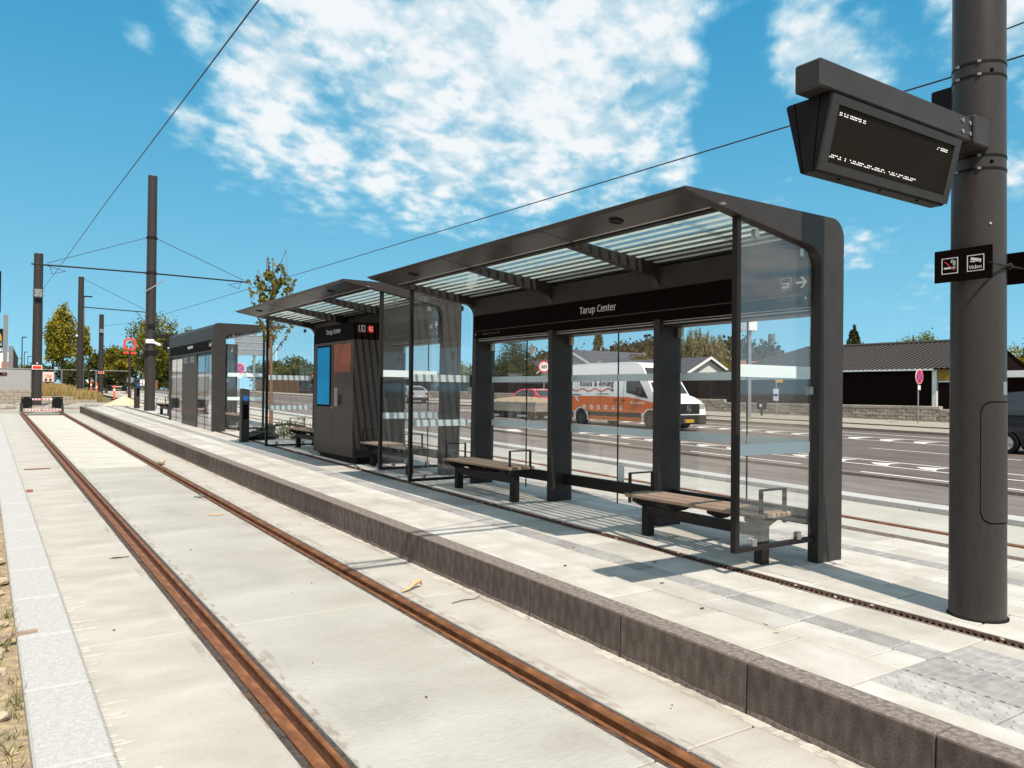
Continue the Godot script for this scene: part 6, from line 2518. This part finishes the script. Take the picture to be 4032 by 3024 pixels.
func tree(at: Vector3, h: float, cy: float, r: Vector3, label: String, called: String, c0: Color, c1: Color, n := 2600, size := .26, clumps := 60, trunk := .14, style := 0, group := "") -> Node3D:
	# h: crown centre height is cy, half extents r; style 0 round, 1 conifer, 2 weeping
	var t := thing(called, at, label, "tree", group)
	var g := Geo.new()
	var lg := Geo.new()
	var top := cy + r.y
	var sway := V(rng.randf_range(-.2, .2), 0, rng.randf_range(-.2, .2))
	g.tube([V(0, -.3, 0), V(0, cy * .5, 0) + sway * .4, V(0, cy, 0) + sway, V(0, top * .93, 0) + sway], [trunk * 1.25, trunk, trunk * .7, trunk * .2], 8)
	for k in clumps:
		var d := V(rng.randfn(0, 1), rng.randfn(0, 1), rng.randfn(0, 1)).normalized()
		var f := pow(rng.randf(), .45)
		var p := V(0, cy, 0)
		var sp := r * .30
		if style == 1:
			var y := rng.randf()
			var a := rng.randf() * TAU
			var w := (1 - y) * (.75 + .35 * rng.randf()) + .03
			p = V(cos(a) * r.x * w, cy - r.y + y * 2 * r.y, sin(a) * r.z * w)
			sp = V(r.x * .26 * (1.2 - y), r.y * .07, r.z * .26 * (1.2 - y))
		elif style == 2:
			p += V(d.x * r.x, absf(d.y) * r.y * .95 - r.y * .15, d.z * r.z) * maxf(f, .55)
			for q in 4:
				leaves(lg, p - V(0, q * r.y * .17, 0), int(2.6 * n / float(clumps) / 4), V(.22, r.y * .15, .22), size * .8, c0, c1, 1.6)
			g.tube([V(0, cy * .8, 0), p], [trunk * .4, .02], 5, false)
			continue
		else:
			p += d * r * f * .92
		if k % 3 == 0:
			var st := V(0, clampf(p.y * .62, cy * .35, top * .8), 0) + sway * .6
			g.tube([st, st.lerp(p, .55) + V(0, .1, 0), p], [trunk * .42, trunk * .22, .015], 5, false)
		var near := at.x > 46 and at.z > -90.0
		leaves(lg, p, int(n * (3.4 if near else 1.9) / float(clumps)), sp, size * (.62 if near else .88), c0, c1)
	part("trunk", g, M.bark_dark if called != "young_tree" else M.bark, t)
	tag(part("crown", lg, M.leaf, t), "", "", "", "stuff")
	return t


func build_trees() -> void:
	var olive0 := Color(.085, .080, .010)
	var olive1 := Color(.270, .220, .030)
	var dark0 := Color(.020, .028, .008)
	var dark1 := Color(.085, .088, .018)
	var brown0 := Color(.060, .045, .016)
	var brown1 := Color(.16, .105, .035)
	build_young_tree()
	# left group behind the grass
	tree(V(5.9, ga(-80), -80), 8, 4.9, V(1.15, 2.6, 1.3), "tallest yellow-green young tree behind the far mast on the left", "street_tree", olive0, olive1, 2400, .24, 60, .10, 0, "young trees left of the far track")
	tree(V(5.0, ga(-78), -78), 8, 4.1, V(.85, 2.0, 1.0), "yellow-green young tree right of the near mast", "street_tree", olive0, olive1, 1700, .24, 46, .10, 0, "young trees left of the far track")
	tree(V(7.7, ga(-84), -84), 8, 4.6, V(.95, 1.9, 1.1), "yellow-green young tree right of the far mast beside a street lamp", "street_tree", olive0, olive1, 1300, .24, 40, .09, 0, "young trees left of the far track")
	# yellow-green trees behind the tall mast
	tree(V(19.6, ga(-118), -118), 12, 6.3, V(3.4, 4.3, 3.2), "large yellow-green tree behind the tall mast", "street_tree", olive0, Color(.19, .165, .028), 4200, .36, 80, .22)
	tree(V(23.6, ga(-119), -119), 10, 5.8, V(2.4, 3.0, 2.6), "yellow-green tree partly hidden by the farthest shelter", "street_tree", olive0, Color(.17, .15, .025), 2600, .36, 60, .18)
	tree(V(16.2, ga(-126), -126), 6, 3.6, V(2.2, 2.6, 2.2), "small light green tree behind the post of the ring symbol", "street_tree", dark0, olive1, 1800, .36, 40, .14)
	for a in [[15.6, -136, 6.1, 2.8], [19.8, -150, 6.9, 3.4], [24.0, -140, 6.2, 3.2], [28.5, -146, 6.6, 3.4], [12.6, -150, 4.4, 2.6], [8.2, -165, 4.2, 2.6], [33.0, -142, 5.4, 3.0]]:
		tree(V(a[0], ga(a[1]), a[1]), a[2], a[2] * .54, V(a[3], a[2] * .52, a[3]), "dark green tree in the far row, %s" % {15.6: "right of the shortest far mast", 19.8: "behind the tall mast", 24.0: "left of the farthest shelter", 28.5: "behind the farthest shelter's glass", 12.6: "left of the shortest far mast", 8.2: "behind the parked far car", 33.0: "behind the direction sign"}[a[0]], "dark_tree", dark0, dark1, 2600, .46, 60, .25, 0, "dark trees across the end of the road")
	tree(V(3.6, ga(-170), -170), 5, 2.9, V(3.5, 2.4, 3.0), "low green bush between the left street lamps and the near mast", "bush", dark0, olive1, 1300, .5, 30, .2)
	var hg := Geo.new()
	for k in 90:
		leaves(hg, V(12.5 + k * .26, ga(-139) + .55, -139.0 + rng.randfn(0, .4)), 34, V(.5, .75, .6), .4, dark0, dark1)
	single("hedge", hg, M.leaf, "low dark hedge under the far row of trees at the end of the road", "hedge", "", "", V(24, ga(-139), -139))
	# trees behind the far fence
	for a in [[38.0, -124.0, 4.7, 4.0], [37.5, -112.0, 3.9, 3.2], [43.0, -131.0, 5.6, 4.2]]:
		tree(V(a[0], -.2, a[1]), a[2], a[2] * .56, V(a[3], a[2] * .5, a[3]), "dark tree behind the plank fence, %s" % {38.0: "at its left end", 37.5: "nearest to the road", 43.0: "farthest back"}[a[0]], "dark_tree", dark0, dark1, 2200, .46, 50, .25, 0, "dark trees behind the plank fence")
	tree(V(60, -.4, -179), 7, 4.2, V(3.6, 2.9, 4.2), "spreading dark pine on the skyline left of the cabinet", "pine_tree", Color(.03, .035, .018), Color(.075, .075, .03), 1800, .5, 50, .3)
	tree(V(51.5, -.7, -76.0), 7, 3.9, V(3.0, 3.2, 2.6), "dense dark green tree seen in the left pane of the nearest shelter", "garden_tree", dark0, Color(.085, .085, .02), 4200, .27, 90, .2)
	tree(V(50.5, -.8, -70.6), 4, 2.9, V(1.3, 1.5, 1.2), "small olive tree beside the dense tree behind the speed limit sign", "garden_tree", dark0, brown1, 1200, .22, 30, .12)
	tree(V(60.5, -.9, -71.2), 7.4, 4.5, V(2.1, 3.9, 2.1), "pale brownish conifer above the grey roof behind the van", "conifer", Color(.06, .055, .02), Color(.17, .13, .05), 3200, .25, 120, .2, 1)
	tree(V(57.0, -1.0, -60.0), 5, 4.0, V(2.2, 1.9, 2.5), "tan leafy tree right of the grey roof behind the van", "garden_tree", brown0, brown1, 2600, .25, 60, .15)
	tree(V(47.5, -1.0, -57.4), 3.2, 2.6, V(1.2, .9, 1.6), "pale green bush in front of the grey-roofed house", "bush", Color(.08, .085, .03), Color(.17, .15, .06), 1000, .2, 26, .1)
	tree(V(63.0, -1.0, -57.6), 8.6, 4.9, V(2.9, 3.8, 3.3), "weeping willow behind the white gable house", "willow", Color(.085, .085, .035), Color(.24, .205, .10), 7200, .22, 130, .28, 2)
	tree(V(61.0, -1.2, -52.4), 4, 3.0, V(1.6, 1.4, 1.5), "yellow-green bush at the foot of the willow", "bush", olive0, Color(.21, .18, .03), 1000, .22, 26, .12)
	tree(V(60.0, -1.3, -38.0), 7, 4.6, V(1.35, 2.5, 1.4), "dark conifer rising behind the black house's roof", "conifer", dark0, Color(.075, .06, .022), 2400, .24, 110, .16, 1)
	tree(V(60.5, -1.3, -33.0), 6, 4.4, V(2.3, 2.2, 2.1), "round light green tree behind the black house's ridge", "garden_tree", Color(.06, .075, .012), Color(.17, .17, .025), 3600, .22, 70, .18)
	tree(V(60.5, -1.3, -35.6), 5.4, 4.1, V(1.0, 1.5, .9), "small olive tree left of the round light green tree", "garden_tree", dark0, olive1, 900, .22, 24, .12)
	tree(V(60.0, -1.3, -25.0), 5, 3.6, V(2.4, 1.6, 2.2), "light green tree above the garage at the right edge", "garden_tree", dark0, olive1, 2400, .22, 50, .15)
	tree(V(50.5, -.6, -84.0), 4, 2.9, V(2.2, 1.7, 4.2), "green hedge-like bush behind the long dark fence", "bush", dark0, olive1, 1800, .25, 50, .12)
	# wooded hill on the skyline
	var hill := func(x: float, z: float) -> float:
		var u := x * .66 - z * .75     # distance along the view
		var ang := rad_to_deg(atan2(x, -z))
		var f := clampf(sin((ang - 28.0) / 38.0 * PI), 0, 1) * clampf(1.0 + .16 * sin(ang * .9) + .10 * sin(ang * 2.3), .6, 1.4)
		return -1.5 + 14.5 * f * smoothstep(170.0, 262.0, u) * (1 - smoothstep(300.0, 360.0, u))
	single("hill", sheet(steps(60, 420, 24), steps(-60, -380, 24), func(x, z): return hill.call(x, z)), M.terrain, "low wooded hill on the skyline behind the houses", "hill", "", "structure")
	var wood := Geo.new()
	for k in 900:
		var ang := deg_to_rad(rng.randf_range(29, 64))
		var d := rng.randf_range(215, 300)
		var x := sin(ang) * d
		var z := -cos(ang) * d
		var y: float = hill.call(x, z)
		if y < 1.0: continue
		var s := rng.randf_range(1.6, 3.4)
		var brownish := rng.randf()
		var c := Color(.032, .030, .014).lerp(Color(.055, .040, .02), brownish)
		leaves(wood, V(x, y + s * .7, z), 26, V(s, s * .9, s), 1.3, c, c * 1.7)
	single("wood", wood, M.leaf, "far brownish wood covering the hill on the skyline", "wood", "", "stuff")
	# tall dry grass around the far masts
	var gr := Geo.new()
	for k in 6500:
		var x := rng.randf_range(2.5, 5.9)
		var z := rng.randf_range(-52.0, -63.0)
		if x > 4.3 and z > -53.5 and rng.randf() < .5: continue
		var hh := rng.randf_range(.4, 1.0) * (1.0 if x < 4.4 else .6)
		gr.col = Color(.42, .27, .10).lerp(Color(.26, .20, .07), rng.randf())
		var p := V(x, ga(z) - .05, z)
		var tip := p + V(rng.randfn(0, .16), hh, rng.randfn(0, .16))
		gr.quad(p - V(.012, 0, 0), p + V(.012, 0, 0), tip + V(.010, 0, 0), tip - V(.010, 0, 0))
	single("tall_grass", gr, M.dry_grass, "tall dry yellow grass behind the stepped wall", "grass", "", "stuff")


func build_young_tree() -> void:
	var base := V(5.88, ga(-19.3) + HP, -19.3)
	var t := thing("young_tree", base, "slender young tree with a bare orange-brown trunk between the middle and far shelters", "tree")
	var g := Geo.new()
	var lg := Geo.new()
	var pts := []
	for k in 8: pts.append(V(.02 * sin(k * 1.3), k * .62, .02 * cos(k * 1.7)))
	g.tube(pts, [.050, .046, .043, .039, .032, .024, .016, .008], 9)
	for k in 17:
		var y := 1.95 + k * .125
		var a := k * 2.399
		var len_ := (.84 + .30 * rng.randf()) * (1.0 - .45 * k / 17.0)
		var d := V(cos(a), 0, sin(a))
		var p0 := V(0, y, 0)
		var p1 := p0 + d * len_ * .34 + V(0, len_ * .45, 0)
		var p2 := p0 + d * len_ * .58 + V(0, len_ * 1.05, 0)
		var p3 := p0 + d * len_ * .66 + V(0, len_ * 1.55, 0)
		if p3.y > 4.05: p3.y = 4.05 - .25 * rng.randf()
		g.tube([p0, p1, p2, p3], [.014, .010, .007, .003], 5, false)
		for q in 44:
			var f := rng.randf_range(.25, 1.0)
			var c := p0.lerp(p1, f * 2) if f < .5 else p1.lerp(p3, (f - .5) * 2)
			leaves(lg, c - V(0, .03, 0), 1, V(.07, .06, .07), .115, Color(.055, .058, .014), Color(.165, .142, .036), .4)
	for q in 110: leaves(lg, V(0, rng.randf_range(2.2, 4.35), 0), 1, V(.12, .1, .12), .115, Color(.055, .058, .014), Color(.165, .142, .036), .4)
	part("trunk", g, M.bark, t)
	tag(part("crown", lg, M.leaf, t), "", "", "", "stuff")
	# planting bag and weeds at its foot
	var b := thing("watering_bag", base + V(-.25, 0, .55), "crumpled dark green watering bag and hose at the foot of the young tree", "bag")
	g = Geo.new()
	g.blob(V(-.25, .05, .45), V(.32, .10, .30), .9, 7, 26, 14)
	g.blob(V(-.02, .10, .05), V(.20, .16, .22), 1.0, 9, 26, 14)
	g.blob(V(-.42, .03, .7), V(.22, .07, .2), .9, 8, 22, 12)
	part("folds", g, M.bag, b)
	g = Geo.new()
	g.tube([V(.2, .25, -.1), V(.5, .30, .1), V(.85, .22, .3), V(1.05, .05, .35), V(.9, .02, .9)], [.03], 8)
	part("hose", g, M.rubber, b)
	var w := Geo.new()
	for k in 70:
		w.col = Color(.05, .06, .02).lerp(Color(.13, .12, .05), rng.randf())
		var p := base + V(.1 + rng.randfn(0, .22), .02, 1.25 + rng.randfn(0, .25))
		var tip := p + V(rng.randfn(0, .16), rng.randf_range(.1, .45), rng.randfn(0, .16))
		w.tube([p, p.lerp(tip, .5) + V(0, .03, 0), tip], [.006, .004, .002], 4, false)
		for q in 5: leaves(w, p.lerp(tip, rng.randf()), 1, V(.05, .05, .05), .06, Color(.04, .05, .015), Color(.12, .12, .05))
	single("weed_clump", w, M.leaf, "clump of green weeds beside the watering bag", "weeds", "", "stuff", base + V(.1, 0, 1.25))


# ---------------------------------------------------------------- small things
func build_small_things() -> void:
	var g := Geo.new()
	g.tube([V(-.05, .012, .03), V(.03, .02, .0), V(.09, .05, -.03), V(.17, .055, -.07), V(.19, .01, -.08)], [.006, .012, .022, .02, .006], 7)
	g.quad(V(.03, .02, .015), V(.17, .06, -.05), V(.19, .03, -.10), V(.05, .018, -.03))
	single("dry_leaf", g, M.husk, "curled tan dry leaf lying on the rail next to the platform", "leaf").position = V(2.90, ga(-5.82) + .004, -5.82)
	g = Geo.new()
	g.prism(P2([Vector2(-.09, -.02), Vector2(-.02, -.06), Vector2(.07, -.04), Vector2(.10, .03), Vector2(.0, .05), Vector2(-.05, .02)]), "y", .004, .010)
	single("cardboard_scrap", g, M.husk, "flat tan scrap lying on the concrete between the rails", "scrap").position = V(2.42, ga(-10.15), -10.15)
	g = Geo.new()
	for k in 7: g.blob(V(.0 + rng.randfn(0, .05), .012, rng.randfn(0, .05)), V(.03, .014, .03), .8, 60 + k, 6, 4)
	single("foil_scrap", g, M.steel, "crumpled silver foil beside the right rail of the near track", "scrap").position = V(2.58, ga(-11.7), -11.7)
	g = Geo.new()
	g.blob(V(0, .06, 0), V(.07, .06, .07), .1, 5, 14, 10)
	single("pale_ball", g, M.stone, "pale round clod beside the right rail near the white slab", "clod").position = V(2.84, ga(-16.1), -16.1)
	g = Geo.new()
	g.cbox(V(-.04, 0, -.03), V(.04, .035, .03), .006)
	single("brick_piece", g, M.brick_red, "small red brick piece at the edge of the granite kerb", "brick").position = V(.58, ga(-13.25), -13.25)
	g = Geo.new()
	g.obox(V(0, .03, 0), V(.40, .022, .05), Basis(Vector3.UP, .15))
	single("wooden_stake", g, M.wood[2], "weathered wooden stake lying across the granite kerb", "stake").position = V(.12, ga(-6.0) + .012, -6.0)
	g = Geo.new()
	g.tube([V(-.12, .006, .02), V(0, .008, -.01), V(.10, .007, .01), V(.17, .02, -.03)], [.003, .004, .003, .002], 5)
	single("twig", g, M.bark_dark, "thin dark twig on the concrete below the platform kerb", "twig").position = V(3.18, ga(-5.35), -5.35)
	g = Geo.new()
	g.tube([V(-.07, .006, .0), V(0, .009, .03), V(.09, .006, .0), V(-.05, .008, -.015)], [.003], 5)
	single("wire_loop", g, M.rubber, "small dark wire loop on the concrete left of the left rail", "wire").position = V(1.08, ga(-8.2), -8.2)
	for k in 30:
		var s := Geo.new()
		var r := rng.randf_range(.004, .010)
		s.blob(Vector3.ZERO, V(r, r * .6, r * 1.2), .5, 90 + k, 6, 4)
		var plat := k % 3 == 0
		var x := rng.randf_range(3.7, 6.9) if plat else rng.randf_range(.65, 3.3)
		var z := -2.4 - rng.randf() * 8
		if absf(x - 1.32) < .14 or absf(x - 2.73) < .14 or absf(x - 5.02) < .1: continue
		var o := single("pebble", s, [M.stone, M.bark_dark, M.filler][k % 3], "tiny loose stone on the %s" % ("platform paving" if plat else "concrete of the near track"), "pebble", "loose pebbles on platform" if plat else "loose pebbles on track")
		o.position = V(x, ga(z) + (HP if plat else 0.0) + r * .4, z)
	for k in 9:
		var s := Geo.new()
		s.prism(P2([Vector2(-.02, -.008), Vector2(.0, -.014), Vector2(.022, 0), Vector2(.002, .012)]), "y", .002, .006)
		var z := -2.3 - rng.randf() * 5
		var o := single("dead_leaf", s, M.husk if k % 2 else M.bark_dark, "small dead leaf on the paving near the camera", "leaf", "dead leaves on the paving")
		o.position = V(3.7 + rng.randf() * 1.2, ga(z) + HP + .003, z)
		o.rotation.y = rng.randf() * TAU
	# a person by the far dark car
	var p := thing("person", V(18.9, ga(-152), -152.0), "person in a pale pink top standing beside the far dark car", "person")
	var body := Geo.new()
	body.tube([V(0, .78, 0), V(0, 1.0, 0), V(.0, 1.25, 0), V(0, 1.42, 0), V(0, 1.48, 0), V(0, 1.54, .01), V(.0, 1.62, .02), V(0, 1.72, .02), V(0, 1.77, .01)], [.17, .16, .19, .17, .07, .06, .095, .09, .03], 12)
	for s in [-1.0, 1.0]:
		body.tube([V(s * .08, .82, 0), V(s * .09, .45, .03), V(s * .09, .08, 0), V(s * .09, .03, .12)], [.10, .075, .05, .045], 8)
		body.tube([V(s * .16, 1.38, 0), V(s * .24, 1.12, .03), V(s * .22, .88, .12)], [.06, .05, .035], 8)
	part("body", body, M.skin, p)
	var top := Geo.new()
	top.tube([V(0, .86, 0), V(0, 1.0, 0), V(0, 1.25, 0), V(0, 1.43, 0)], [.185, .175, .205, .18], 12)
	part("top", top, mat(.75, .42, .38, .8), p)
	var tr := Geo.new()
	for s in [-1.0, 1.0]: tr.tube([V(s * .08, .88, 0), V(s * .09, .45, .03), V(s * .09, .10, 0)], [.115, .085, .06], 8)
	part("trousers", tr, M.black, p)
	var hair := Geo.new()
	hair.blob(V(0, 1.72, -.01), V(.105, .09, .11), .1, 2, 10, 8)
	part("hair", hair, M.bark_dark, p)
